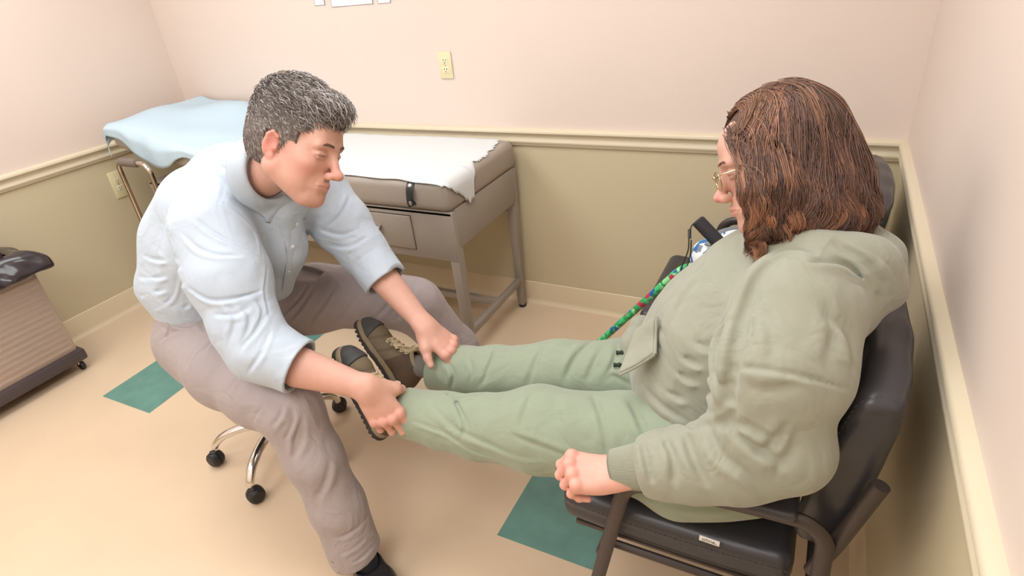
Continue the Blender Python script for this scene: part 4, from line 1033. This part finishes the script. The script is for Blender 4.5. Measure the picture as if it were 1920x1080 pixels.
# --- hair: short, combed forward, grey
m_hair = mat('short_hair', (120, 112, 106), .5, attr=True)
HH = Field(Hm.c-.17, Hm.c+.17, .0028)
Hm.ell(HH, (-.016, 0, .046), (.103, .0820, .100), 0); Hm.ell(HH, (-.045, 0, -.005), (.070, .074, .075), .03); Hm.ell(HH, (.045, 0, .095), (.048, .050, .030), .02)
def face_keep(l):   # >0 where hair grows, in head coordinates
    x, y, z = l[..., 0], np.abs(l[..., 1]), l[..., 2]
    front = (z-(.066+.0*x-.35*np.maximum(y-.030, 0)))+(.0)
    a = np.where(x > .040+(0.0)*y, z-.066+.10*np.minimum(0, .02)-np.where(y > .035, -(y-.035)*.9, 0), 1.)
    side = np.where((x <= .040) & (x > .004), z+.022-.9*(x-.004)*0+(-.0), 1.)                # sideburn
    ear = np.where((x <= .006) & (x > -.028) & (y > .05), z-.022, 1.)
    back = np.where(x <= -.028, z+.062+.25*(x+.028), 1.)
    temple = np.where((x > .022) & (x <= .040), z-.012, 1.)
    return np.minimum.reduce([a, side, ear, back, temple])
X, Y, Z = [HH.lo[i]+HH.h*np.arange(HH.n[i]) for i in range(3)]
gp = np.stack(np.meshgrid(X, Y, Z, indexing='ij'), -1); kk = face_keep(Hm.loc(gp)); HH.a = np.maximum(HH.a, (-(kk)*Hm.s*.9).astype(np.float32)); del gp
Hm2 = HH.mesh('hair_base', iso=.0); V = verts(Hm2)
tint(Hm2, np.tile(np.array(srgb((118, 108, 101))), (len(V), 1)))
hair = link('hair', Hm2, m_hair, man)
me = hair.data; nrm = HH.grad(V); l = Hm.loc(V)
keep = np.nonzero((face_keep(l) > .003))[0]
S_ = 9000; idx = rng.choice(keep, S_); V_l = V+np.array(man.location)*0
p = V[idx].copy() if False else None
V0 = verts(Hm2)+wloc(man)*1.0                                   # mesh was moved into the person's frame
V0 = verts(Hm2)+np.array(man.location); nrm = HH.grad(V0); l = Hm.loc(V0); kp = np.nonzero((face_keep(l) > .002) & (np.linalg.norm(l-np.array([-.01, 0, .03]), axis=1) > .07))[0]
idx = rng.choice(kp, S_); p = V0[idx]; n_ = nrm[idx]; ll = l[idx]
comb = np.stack([.7+.0*ll[:, 0], -.35*np.sign(ll[:, 1])*(np.abs(ll[:, 1]) > .05)*0-.2+0*ll[:, 1], -.9*(np.clip(.075-ll[:, 2], 0, .1)/.1)-.1], 1)
cw = comb@Hm.R+rng.normal(size=(S_, 3))*.24; cw -= n_*np.einsum('ij,ij->i', cw, n_)[:, None]; cw /= np.linalg.norm(cw, axis=1, keepdims=True)
top = np.clip((ll[:, 2]-.03)/.08, 0, 1); Ln = (.007+.020*top+.010*(ll[:, 0] > .04)*top)*rng.uniform(.7, 1.2, S_)
K = 6; path = np.zeros((S_, K, 3))
for k in range(K):
    t = k/(K-1); path[:, k] = p+cw*(Ln*t)[:, None]+n_*((.0016+Ln*.36*math.sin(t*2.3))*1)[:, None] if False else p+cw*(Ln*t)[:, None]+n_*(Ln*(.10+.30*math.sin(t*2.4))*(.5+.8*top))[:, None]
gr = rng.random(S_); frontish = np.clip((ll[:, 0]+.02)/.09, 0, 1)*top
light = (gr < .25+.30*frontish); c0 = np.where(light[:, None], np.array(srgb((190, 182, 175))), np.array(srgb((112, 101, 94))))*rng.uniform(.75, 1.2, (S_, 1))
strands('hair_strands', path, [.0006, .0007, .0007, .0006, .0005, .0002], c0, m_hair, hair)
# eyebrow
m_brow = mat('brow', (110, 84, 70), .6)
def brows(H, F_, m, par, n=230, dark=None):
    for q in (-1, 1):
        P_ = []
        for i in range(n):
            u = rng.random(); a = H.p(.104, q*(.012+.034*u), .024+.006*math.sin(u*2.4)+rng.normal()*.0014)
            # settle on the skin
            for _ in range(8): a = a-F_.samp(a)*F_.grad(a[None])[0]
            d = H.L*q*.8+H.U*(.25-.5*u)+H.F*.02; g_ = F_.grad(a[None])[0]; d = d-g_*(d@g_)
            P_.append([a, a+d*.0035*H.s+g_*.0012, a+d*.007*H.s+g_*.0010])
        strands('eyebrow', P_, [.0006, .0006, .0002], np.tile(np.array(srgb(dark or (104, 78, 66))), (len(P_), 1)), m, par)
brows(Hm, HF, m_hair, man)

# ================================================================== THE WOMAN
m_hood = mat('hoodie_fleece', (148, 149, 132), .9, var=.02, vscale=10, bump=.10, bscale=420, sheen=.25, crumple=.5)
m_sweat = mat('sweatpant_fleece', (141, 151, 129), .9, var=.02, vscale=10, bump=.10, bscale=420, sheen=.25, crumple=.45)
m_rib = mat('ribbed_knit', (152, 154, 136), .9, bump=.12, bscale=300)
wo = thing('person', (-.42, -1.27, 0), 'woman with wavy brown hair in a sage green hoodie, sitting with legs stretched out', 'person')
W = dict(shN=at(1505, 590, 1.04), shF=at(1470, 500, 1.42), elN=at(1440, 835, 1.06), wrN=at(1162, 888, 1.20), elF=at(1400, 640, 1.55), wrF=at(1310, 690, 1.62),
         hipN=at(1290, 850, 1.33), hipF=at(1290, 740, 1.62), knN=at(1010, 805, 1.50), anN=at(790, 782, 1.68), knF=at(1050, 700, 1.70), anF=at(828, 690, 1.86))
wl = W['shN']-W['shF']; wl /= np.linalg.norm(wl)
# --- sweatpants
WP = Field((-1.26, -1.66, .28), (-.12, -.86, .92), .0038)
pw = (W['hipN']+W['hipF'])/2
WP.chain([W['hipN']+(.06, .03, 0), at(1180, 830, 1.40), W['knN'], at(900, 800, 1.60), at(840, 790, 1.65), at(740, 768, 1.70)], [.128, .115, .107, .086, .077, .071], .03)
WP.chain([W['hipF'], at(1170, 710, 1.64), W['knF'], at(930, 700, 1.78), at(870, 695, 1.83), at(778, 687, 1.90)], [.125, .108, .094, .078, .072, .066], .03)
WP.cone(at(1400, 880, 1.30), at(1270, 905, 1.33), .10, .075, .05); WP.ell(pw+(.08, 0, -.01), (.17, .20, .10), .05); WP.cone(W['hipN'], W['hipF'], .12, .12, .06)
WP.noise(.0014, 18, 21)
for px_ in [([(850, 742), (870, 790), (868, 820)], .010, .010), ([(838, 735), (850, 745), (900, 742)], .008, .006), ([(775, 790), (840, 815), (900, 850), (960, 868)], .007, .004), ([(810, 760), (850, 800), (910, 830), (1000, 860)], .010, .004),
            ([(1110, 740), (1130, 790), (1140, 850)], .012, .006), ([(1180, 750), (1200, 790), (1215, 830)], .012, .008), ([(1000, 735), (985, 770), (975, 800)], .012, .004), ([(1080, 860), (1010, 835), (960, 815)], .009, .005),
            ([(930, 655), (920, 680), (905, 720)], .010, .005), ([(1020, 645), (1000, 690), (990, 720)], .012, .006), ([(1110, 640), (1080, 670), (1060, 710)], .012, .007), ([(1130, 650), (1110, 690), (1100, 715)], .012, .005), ([(830, 665), (850, 700), (845, 730)], .010, .007),
            ([(870, 655), (885, 690), (880, 720)], .009, .004), ([(1160, 640), (1150, 680), (1130, 715)], .010, .005), ([(1180, 720), (1150, 705), (1140, 715)], .008, .004), ([(1200, 930), (1280, 950), (1380, 950)], .012, .004), ([(1090, 880), (1050, 800), (1040, 750)], .016, .004)]:
    WP.fold(*px_)
WP.flush()
def open_end(F_, p, d, r, win=.13, wall=.010):
    d = np.array(d)/np.linalg.norm(d); F_.cut(p, d, .003, win=([p+d*.05], win)); F_.cone(p-d*.045, p+d*.03, r-wall, r-wall+.003, .002, op='sub', flat=True)
open_end(WP, at(757, 772, 1.695), at(757, 765, 1.695)-at(840, 790, 1.65), .070)
open_end(WP, at(797, 688, 1.885), at(806, 689, 1.88)-at(870, 690, 1.84), .067)
pants = link('sweatpants', WP.mesh('sweatpants'), m_sweat, wo)
# --- hoodie
HO = Field((-.86, -1.80, .38), (.02, -.90, 1.30), .0040)
HO.chain([pw+(.08, .0, .03), at(1350, 720, 1.38), at(1385, 625, 1.30), at(1440, 540, 1.24), at(1500, 475, 1.18)], [.160, .178, .166, .130, .086], .05, n=wl, f=[1.15, 1.12, 1.10, 1.15, 1.3])
HO.ell(at(1275, 670, 1.46), (.11, .15, .12), .06); HO.ell(at(1300, 600, 1.42), (.09, .15, .10), .06)
HO.ell(at(1345, 565, 1.34), (.07, .13, .07), .07)
HO.cone(at(1580, 490, 1.12), at(1555, 560, 1.10), .060, .090, .05)
HO.chain([at(1492, 585, 1.06), at(1463, 690, 1.04), at(1418, 815, 1.07)], [.114, .112, .092], .03)
HO.chain([W['elN']+(.03, 0, .005), at(1380, 860, 1.09), at(1300, 870, 1.13), at(1235, 872, 1.165), at(1205, 875, 1.18)], [.082, .078, .070, .062, .050], .03)
HO.chain([W['shF'], W['elF'], W['wrF']], [.11, .085, .06], .03)
HO.noise(.0016, 16, 33)
for px_ in [([(1470, 475), (1425, 520), (1395, 590), (1378, 660), (1365, 740), (1352, 790)], .017, .020), ([(1362, 688), (1420, 692), (1500, 705), (1590, 730)], .0065, .0065), ([(1425, 540), (1415, 600), (1418, 685)], .006, .005), ([(1385, 600), (1345, 640), (1350, 720), (1380, 760)], .012, .012),
            ([(1235, 610), (1300, 680), (1380, 725)], .010, .008), ([(1230, 640), (1290, 710), (1370, 750)], .010, .008), ([(1215, 690), (1270, 745), (1350, 780)], .010, .006), ([(1205, 720), (1240, 760), (1290, 790)], .010, .006), ([(1240, 590), (1320, 650), (1390, 700)], .010, .006),
            ([(1205, 830), (1212, 865), (1222, 905)], .009, .012), ([(1245, 822), (1262, 860), (1262, 910)], .010, .010), ([(1285, 812), (1300, 860), (1330, 915)], .012, .010), ([(1330, 800), (1350, 850), (1400, 890), (1430, 925)], .013, .009),
            ([(1365, 800), (1420, 840), (1470, 870)], .012, .012), ([(1340, 790), (1400, 800), (1460, 830)], .012, .008), ([(1480, 790), (1450, 830), (1400, 860)], .012, .006), ([(1500, 800), (1480, 850), (1440, 890)], .012, .005), ([(1560, 590), (1590, 630), (1600, 690)], .012, .009),
            ([(1540, 560), (1560, 620), (1550, 680)], .014, .005), ([(1390, 540), (1360, 600), (1330, 650)], .012, .006), ([(1310, 520), (1280, 560), (1260, 610)], .012, .005), ([(1250, 790), (1300, 800), (1340, 795)], .010, .005), ([(1430, 580), (1450, 640), (1440, 690)], .014, .004), ([(1500, 720), (1440, 730), (1400, 725)], .013, .005), ([(1380, 770), (1360, 790), (1345, 800)], .010, .010)]:
    HO.fold(*px_)
HO.flush()
# hem: trim the jacket's lower edge where it lies over the lap
hemd = at(1170, 700, 1.5)-at(1300, 640, 1.42); hemd /= np.linalg.norm(hemd)
# pocket flap / front hem
HO.chain([at(1205, 612, 1.60), at(1190, 650, 1.585), at(1178, 685, 1.57)], [.030, .034, .022], .02, n=CU, f=1.2)
HO.fold([(1228, 598), (1225, 630), (1226, 662)], .005, .007); HO.fold([(1226, 664), (1195, 676), (1165, 700)], .005, .007); HO.flush()
# hood lying behind the neck
hd_ = Field.chain
HO.chain([at(1405, 455, 1.18), at(1455, 462, 1.09), at(1530, 468, 1.05), at(1590, 480, 1.04), at(1630, 490, 1.06)], [.028, .030, .032, .036, .040], .02)
HO.chain([at(1560, 490, 1.06), at(1620, 505, 1.05), at(1648, 535, 1.06)], [.045, .050, .040], .03)
HO.chain([at(1625, 445, 1.13), at(1650, 480, 1.10), at(1660, 545, 1.08)], [.030, .036, .034], .03); HO.cone(at(1655, 452, 1.12), at(1684, 462, 1.12), .016, .006, .012)
for px_ in [([(1470, 480), (1520, 490), (1590, 500), (1650, 560)], .010, .010), ([(1560, 455), (1620, 490), (1660, 540)], .010, .008), ([(1600, 450), (1650, 480), (1685, 530)], .009, .006), ([(1440, 480), (1478, 468), (1530, 478)], .006, .008)]:
    HO.fold(*px_)
HO.flush()
open_end(HO, at(1207, 875, 1.178), at(1205, 875, 1.178)-at(1250, 871, 1.155), .052, .08)
hoodie = link('hoodie', HO.mesh('hoodie'), m_hood, wo)
# front hem panel of the hoodie lying over the waistband
A0 = HO.hit(1236, 594); A1 = HO.hit(1236, 660)
if A0 is not None and A1 is not None:
    dA, dB = float((A0-CAM)@CF)-.012, float((A1-CAM)@CF)-.012
    G = []
    for i in range(15):
        u = i/14; row = []
        for j in range(13):
            v = j/12; px_ = (1-u)*(1231+(-3)*v)+u*(1196-34*v); py_ = (1-u)*(594+70*v)+u*(618+84*v)+3*math.sin(u*PI)*v
            d_ = (1-v)*dA+v*dB+.055*u+.006*math.sin(u*5)*v-.004*math.cos(v*6)
            row.append(at(px_, py_, d_))
        G.append(row)
    hp = grid_mesh('front_hem', G, m_hood, hoodie, thick=.007, offset=-1, subsurf=1)
    e_ = [G[0][j] for j in range(13)]+[G[i][12] for i in range(15)]
    b = MB(); b.tube(crom(np.array(e_)-CF*.001, 2), .0036, n=8); b.build('hem_seam', m_hood, hoodie)
# ribbed cuff
ca, cb = np.array(at(1218, 873, 1.172)), np.array(at(1152, 880, 1.205)); dc = (cb-ca)/np.linalg.norm(cb-ca); e1 = np.cross(dc, (0, 0, 1)); e1 /= np.linalg.norm(e1); e2 = np.cross(dc, e1)
G = []
for i in range(361):
    th = 2*PI*i/360; rb = .0009*math.cos(90*th); G.append([ca+dc*np.linalg.norm(cb-ca)*u+(r+rb)*(math.cos(th)*e1*.92+math.sin(th)*e2*1.06) for u, r in ((0, .050), (.12, .049), (.5, .0445), (.9, .041), (1, .040), (.97, .0365), (.7, .036))])
grid_mesh('cuff', G, m_rib, hoodie)
# drawstring ends
m_cord = mat('drawcord', (44, 54, 42), .8)
for (x, y) in ((1158, 660), (1153, 683)):
    h_ = WP.hit(x, y); h_ = h_ if h_ is not None else at(x, y, 1.6)
    b = MB(); b.tube([h_+CR*.030+CU*.004-CF*.008, h_+CR*.012-CF*.012], .003, n=8); b.sphere(h_+CR*.009-CF*.012, .0062, seg=12); b.tube([h_+CR*.006-CF*.012, h_-CR*.006-CF*.010], [.0042, .0058], n=10); b.build('drawstring', m_cord, pants)
# --- shoes
def laces_far(P):
    return [[P(.100, -.030, .132), P(.085, -.052, .118), P(.070, -.062, .085)], [P(.118, -.034, .118), P(.122, -.052, .085), P(.116, -.060, .060)], [P(.126, .020, .118), P(.150, .034, .090), P(.135, .040, .100)]]
def laces_near(P):
    return [[P(.100, .030, .132), P(.095, .046, .118), P(.085, .058, .095)], [P(.118, -.034, .120), P(.130, -.046, .100), P(.120, -.050, .085)]]
def boot(name, ank, toe_px, toe_d, Sdir, sc, ln):
    pass
S1 = cv(.92, -.10, .38); heelN = at(718, 820, 1.735); toeN = at(640, 664, 1.76)
shN_, _ = shoe(wo, 'hiking_shoe', heelN, toeN-heelN, np.cross(toeN-heelN, np.cross(S1, toeN-heelN)), .98, laces_near)
heelF = at(757, 738, 1.94); toeF = at(681, 617, 1.965)
S2 = cv(.95, -.02, .30); shF_, _ = shoe(wo, 'hiking_shoe', heelF, toeF-heelF, np.cross(toeF-heelF, np.cross(S2, toeF-heelF)), .95, laces_far)
m_sk = mat('grey_sock', (120, 116, 110), .9, bump=.2, wave=200)
for H_, T_, S_, an in ((heelN, toeN, S1, W['anN']), (heelF, toeF, S2, W['anF'])):
    t = (T_-H_)/np.linalg.norm(T_-H_); s__ = S_-t*(S_@t); s__ /= np.linalg.norm(s__)
    F_ = Field(np.minimum(H_, an)-.12, np.maximum(H_, an)+.12, .004); F_.cone(H_+t*.06+s__*.085, an+(.04, 0, 0), .034, .040, 0); link('sock', F_.mesh('sock'), m_sk, wo)
# --- head, hand, body
Wn = Head(at(1456, 303, 1.14), cv(-.90, -.26, -.30), cv(-.27, .95, .06), 1.04)
wnb = at(1500, 470, 1.17)
hm, WF = head_mesh(Wn, wnb, .055, False)
handN, HN, PN = hand_mesh(W['wrN'], at(1120, 885, 1.205)-W['wrN'], cv(-.20, .72, .66), -1, 1.06, spread=2, curl=[(62, 58, 35), (68, 60, 35), (72, 62, 35), (76, 62, 35)], forearm=at(1260, 870, 1.15), rfore=(.029, .042), col=(220, 166, 148),
                      thumb=[(.018, .022, -.014), (.046, .036, -.030), (.066, .032, -.046), (.080, .022, -.056)])
handF, _, _ = hand_mesh(W['wrF'], at(1350, 660, 1.66)-W['wrF'], cv(0, 1, .3), -1, .9, h=.0026)
BD = Field((-1.24, -1.75, .35), (-.10, -.92, 1.25), .008)
BD.chain([pw+(.08, 0, .02), at(1350, 720, 1.38), at(1385, 625, 1.30), at(1440, 540, 1.24), wnb], [.12, .14, .13, .10, .055], .04, n=wl, f=1.08)
BD.chain([at(1480, 590, 1.08), at(1455, 690, 1.07), at(1415, 815, 1.09), at(1260, 870, 1.15)], [.07, .07, .055, .04], .02); BD.chain([W['shF'], W['elF'], W['wrF']], [.07, .05, .03], .02)
BD.chain([W['hipN'], W['knN'], W['anN']], [.10, .075, .040], .03); BD.chain([W['hipF'], W['knF'], W['anF']], [.10, .07, .042], .03)
bm_ = BD.mesh('body'); tint(bm_, np.tile(SKIN, (len(bm_.vertices), 1)))
link('body', join_meshes('body', [hm, handN, handF, bm_]), m_skin, wo)
# --- hair
m_whair = mat('long_hair', (100, 66, 50), .36, attr=True, spec=.6)
WH = Field(at(1490, 310, 1.14)-.25, at(1490, 310, 1.14)+.25, .0035)
Wn.ell(WH, (-.018, 0, .036), (.104, .085, .090), 0)
WH.chain([at(1472, 272, 1.15), at(1498, 330, 1.15), at(1510, 392, 1.14)], [.092, .104, .104], .03)
WH.chain([at(1425, 280, 1.09), at(1432, 350, 1.075), at(1440, 420, 1.085)], [.040, .040, .032], .03)
WH.chain([at(1545, 300, 1.14), at(1568, 380, 1.13), at(1572, 420, 1.12)], [.045, .048, .040], .03)
WH.chain([at(1440, 300, 1.24), at(1450, 380, 1.24)], [.05, .05], .03)
# open the hair where the face is
for a, b, r in (((.12, 0, .035), (.115, 0, -.09), .058), ((.14, .03, .04), (.13, .03, -.12), .066), ((.16, .0, -.02), (.14, 0, -.16), .08)):
    Wn.cone(WH, a, b, r, r, .012, op='sub')
WH.ell(at(1500, 515, 1.15), (.10, .13, .065), .02, op='sub')
WH.noise(.0016, 45, 8)
hb = WH.mesh('hair_base'); tint(hb, np.tile(np.array(srgb((80, 52, 40))), (len(hb.vertices), 1)))
whair = link('hair', hb, m_whair, wo)
# strands run from the parting down over the volume in wavy locks, then hang and curl
def grow(F_, starts, dirs, steps, ds, lock, hang, wavy, off, wave_k=72., seedv=5):
    S = len(starts); p = starts.copy(); d = dirs.copy(); out = np.zeros((S, steps, 3)); r = np.random.default_rng(seedv); nl = lock.max()+1
    ph = r.uniform(0, 6.28, nl)[lock]+r.normal(size=S)*.35; am = wavy*r.uniform(.5, 1.5, nl)[lock]*r.uniform(.8, 1.2, S); kf = r.uniform(.8, 1.3, nl)[lock]*r.normal(1, .03, S); free = np.zeros(S, bool)
    drift = r.normal(size=(nl, 3))[lock]*.10
    g = np.array([0, 0, -1.]); lo = F_.lo+F_.h*2; hi = F_.lo+(F_.n-3)*F_.h; acc = np.zeros(S)
    for k in range(steps):
        q = np.clip(p, lo, hi); n = F_.grad(q); t = np.clip((Wn.c[2]+.10-p[:, 2])/.28, 0, 1); acc = acc+ds
        sidew = np.cross(n, d); sidew /= np.maximum(np.linalg.norm(sidew, axis=1, keepdims=True), 1e-9)
        w_ = am*np.clip(t*1.5-.25, .06, 1)
        out[:, k] = p+sidew*(w_*np.sin(ph+kf*wave_k*acc))[:, None]+n*(.6*w_*t*(1+np.cos(ph*1.7+kf*wave_k*.9*acc)))[:, None]
        lc_ = Wn.loc(p); push = np.clip((lc_[:, 0]-.055)/.02, 0, 1)*np.clip((.080-lc_[:, 2])/.03, 0, 1)*np.clip((lc_[:, 2]+.02)/.03, 0, 1)
        d = d*.74+g*.26+drift*t[:, None]*.3-Wn.F*(push*.75)[:, None]; tt = d-n*np.einsum('ij,ij->i', d, n)[:, None]
        free |= (n[:, 2] < hang) & (p[:, 2] < Wn.c[2]-.04)
        dd = np.where(free[:, None], d*.9+n*.12*np.array([1, 1, 0]), tt); dd /= np.maximum(np.linalg.norm(dd, axis=1, keepdims=True), 1e-9); d = dd
        p = p+dd*ds; q = np.clip(p, lo, hi)
        corr = (off-F_.samp(q))[:, None]*F_.grad(q); p = np.where(free[:, None], p, p+corr)
    return out
rw = np.random.default_rng(11)
def settle(F_, q, off):
    for _ in range(8): q = q+(off-F_.samp(q))[:, None]*F_.grad(q)
    return q
NS = 6500; u = rw.random(NS)
side = np.where(rw.random(NS) < .75, 1., -1.)         # her left side faces the viewer
az = rw.uniform(-1.15, 1.25, NS)-u*1.0
st0 = Wn.c+1.04*(np.stack([.080-.150*u, side*.004, np.full(NS, .125)], 1)@Wn.R)
dr = side[:, None]*Wn.L*np.cos(az)[:, None]+Wn.F*np.sin(az)[:, None]
# more hair rooted all over the crown so that none of it shows bare
NB = 7000; dirs_ = rw.normal(size=(NB, 3)); dirs_ /= np.linalg.norm(dirs_, axis=1, keepdims=True); dirs_[:, 2] = np.abs(dirs_[:, 2])*.9-.12
stB = Wn.c+1.04*(dirs_*np.array([.105, .09, .10])@Wn.R)
lB = Wn.loc(stB); okB = ~((lB[:, 0] > .055) & (lB[:, 2] < .070)); stB = stB[okB]; lB = lB[okB]
drB = np.sign(lB[:, 1:2])*Wn.L*.8-Wn.F*.25+Wn.U*.0; 
NL = 1500; stB = np.concatenate([stB, Wn.c+1.04*(np.stack([rw.uniform(.025, .070, NL), rw.uniform(.080, .125, NL), rw.uniform(-.03, .06, NL)], 1)@Wn.R)]); drB = np.concatenate([drB, np.tile(-Wn.U, (NL, 1))])
NF = 900; stB = np.concatenate([stB, Wn.c+1.04*(np.stack([rw.uniform(.060, .102, NF), rw.uniform(.004, .075, NF), rw.uniform(.075, .12, NF)], 1)@Wn.R)]); drB = np.concatenate([drB, np.tile(Wn.L*.8-Wn.F*.35-Wn.U*.4, (NF, 1))])
st_ = np.concatenate([st0, stB]); dr = np.concatenate([dr, drB]); NT = len(st_)
off = np.abs(rw.normal(size=NT))*.0040+.0006
q = settle(WH, st_, off); lq = Wn.loc(q); ang = np.arctan2(lq[:, 1], lq[:, 0])
lock = (np.floor((np.r_[az*2.2+side*20, ang[NS:]*5+rw.normal(size=NT-NS)*.2]+60)*4.5)+np.floor(np.r_[u, np.clip(lq[NS:, 2]*6+.3, 0, 1)]*4)*7).astype(int) % 400
KS = 36; paths = grow(WH, q, dr/np.linalg.norm(dr, axis=1, keepdims=True), KS, .0112, lock, -.45, .0058, off)
# gather into locks: each lock draws together towards its tip and carries its own wave
lp = Wn.loc(paths); inface = (lp[..., 0] > .064) & (np.abs(lp[..., 1]) < .082) & (lp[..., 2] < .050) & (lp[..., 2] > -.13)
keepi = np.nonzero(inface.mean(1) < np.where(rw.random(len(paths)) < .5, .09, .03))[0]; paths = paths[keepi]; NT = len(paths); NLK = 230
mid = paths[:, 22]; ctr = rw.choice(NT, NLK, replace=False); lock = np.concatenate([np.argmin(((mid[a:a+2000, None]-mid[ctr][None])**2).sum(-1), 1) for a in range(0, NT, 2000)])
cp = paths[ctr]; tK = np.linspace(0, 1, KS)[None, :, None]; hgt = np.clip((Wn.c[2]+.045-paths[:, :, 2:3])/.17, 0, 1)
paths = paths+(cp[lock]-paths)*(.62*hgt)
T_ = cp[:, 26]-cp[:, 20]; O_ = cp[:, 22]-(Wn.c-Wn.F*.01); sd_ = np.cross(T_, O_); sd_ /= np.linalg.norm(sd_, axis=1, keepdims=True); O_ /= np.linalg.norm(O_, axis=1, keepdims=True); O_[:, 2] = 0
ph = rw.uniform(0, 6.28, NLK); kk_ = rw.uniform(52, 88, NLK); am = rw.uniform(.008, .019, NLK)
arc = (Wn.c[2]+.15-paths[:, :, 2]); wv_ = np.sin(ph[lock][:, None]+kk_[lock][:, None]*arc)[:, :, None]; wc_ = np.cos(ph[lock][:, None]*1.3+kk_[lock][:, None]*arc)[:, :, None]
paths = paths+(am[lock][:, None, None]*hgt)*(wv_*sd_[lock][:, None]+.6*(wc_+.8)*O_[lock][:, None])
floorz = Wn.c[2]-.148-.035*rw.random(NLK)[lock]+.012*rw.random(NT)+.45*np.clip(Wn.loc(paths[:, 24])[:, 0]-.01, 0, .08)
for i in range(NT):
    z = paths[i, :, 2]; b_ = np.nonzero(z < floorz[i])[0]; c_ = max(int(b_[0]) if len(b_) else KS, 6)
    if c_ < KS:
        src = paths[i, :c_]; xi = np.linspace(0, c_-1, KS); paths[i] = np.stack([np.interp(xi, np.arange(c_), src[:, j]) for j in range(3)], 1)
n_ok = NT
base = np.array([srgb((116, 82, 65)), srgb((136, 97, 74)), srgb((88, 63, 53)), srgb((162, 116, 88)), srgb((102, 75, 64))]); lc = np.random.default_rng(4).choice(5, 400, p=[.32, .22, .24, .10, .12])
cc = base[lc[lock]]*rw.uniform(.75, 1.25, (n_ok, 1))
tp = np.linspace(0, 1, KS); rad = .00085*(1-.75*tp**3)
along = np.stack([.86+.30*tp, .90+.18*tp, .98+.02*tp], 1)
strands('hair_strands', paths, list(rad), cc, m_whair, whair, along=along)
# glasses
m_gold = mat('gold_wire', (206, 182, 140), .2, 1.); m_lens = bpy.data.materials.new('lens'); m_lens.use_nodes = True; lb = m_lens.node_tree.nodes['Principled BSDF']
lb.inputs['Transmission Weight'].default_value = 1; lb.inputs['Roughness'].default_value = .02; lb.inputs['IOR'].default_value = 1.1
gl = None
for q in (-1, 1):
    ring = [Wn.p(.112-.010*abs(math.cos(a))*(math.cos(a) < 0)*0-.006*(math.cos(a)*1*.5+.5), q*(.034+.0235*math.cos(a)), .000+.0185*math.sin(a)-.004) for a in np.linspace(0, 2*PI, 24, endpoint=False)]
    b = MB(); b.tube(ring, .0011, n=8, closed=True)
    if q == -1: b2 = b
    if q == 1: b.tube(crom([Wn.p(.110, -.011, .001), Wn.p(.116, 0, .006), Wn.p(.110, .011, .001)], 5), .0011, n=8)
    b.tube(crom([Wn.p(.106, q*.0575, .004), Wn.p(.100, q*.070, .006), Wn.p(.05, q*.078, .006), Wn.p(.0, q*.080, .008), Wn.p(-.012, q*.080, -.004)], 6), .0012, n=8)
    if gl is None: gl = b.build('eyeglasses', m_gold, wo)
    else: b.build('frame', m_gold, gl)
    b = MB(); b.poly(ring+[p_-Wn.F*.0012 for p_ in ring], [tuple(range(24)), tuple(range(24, 48))[::-1]]+[(i, (i+1) % 24, 24+(i+1) % 24, 24+i) for i in range(24)]); b.build('lens', m_lens, gl)
brows(Wn, WF, m_whair, wo, 90, (110, 80, 62))
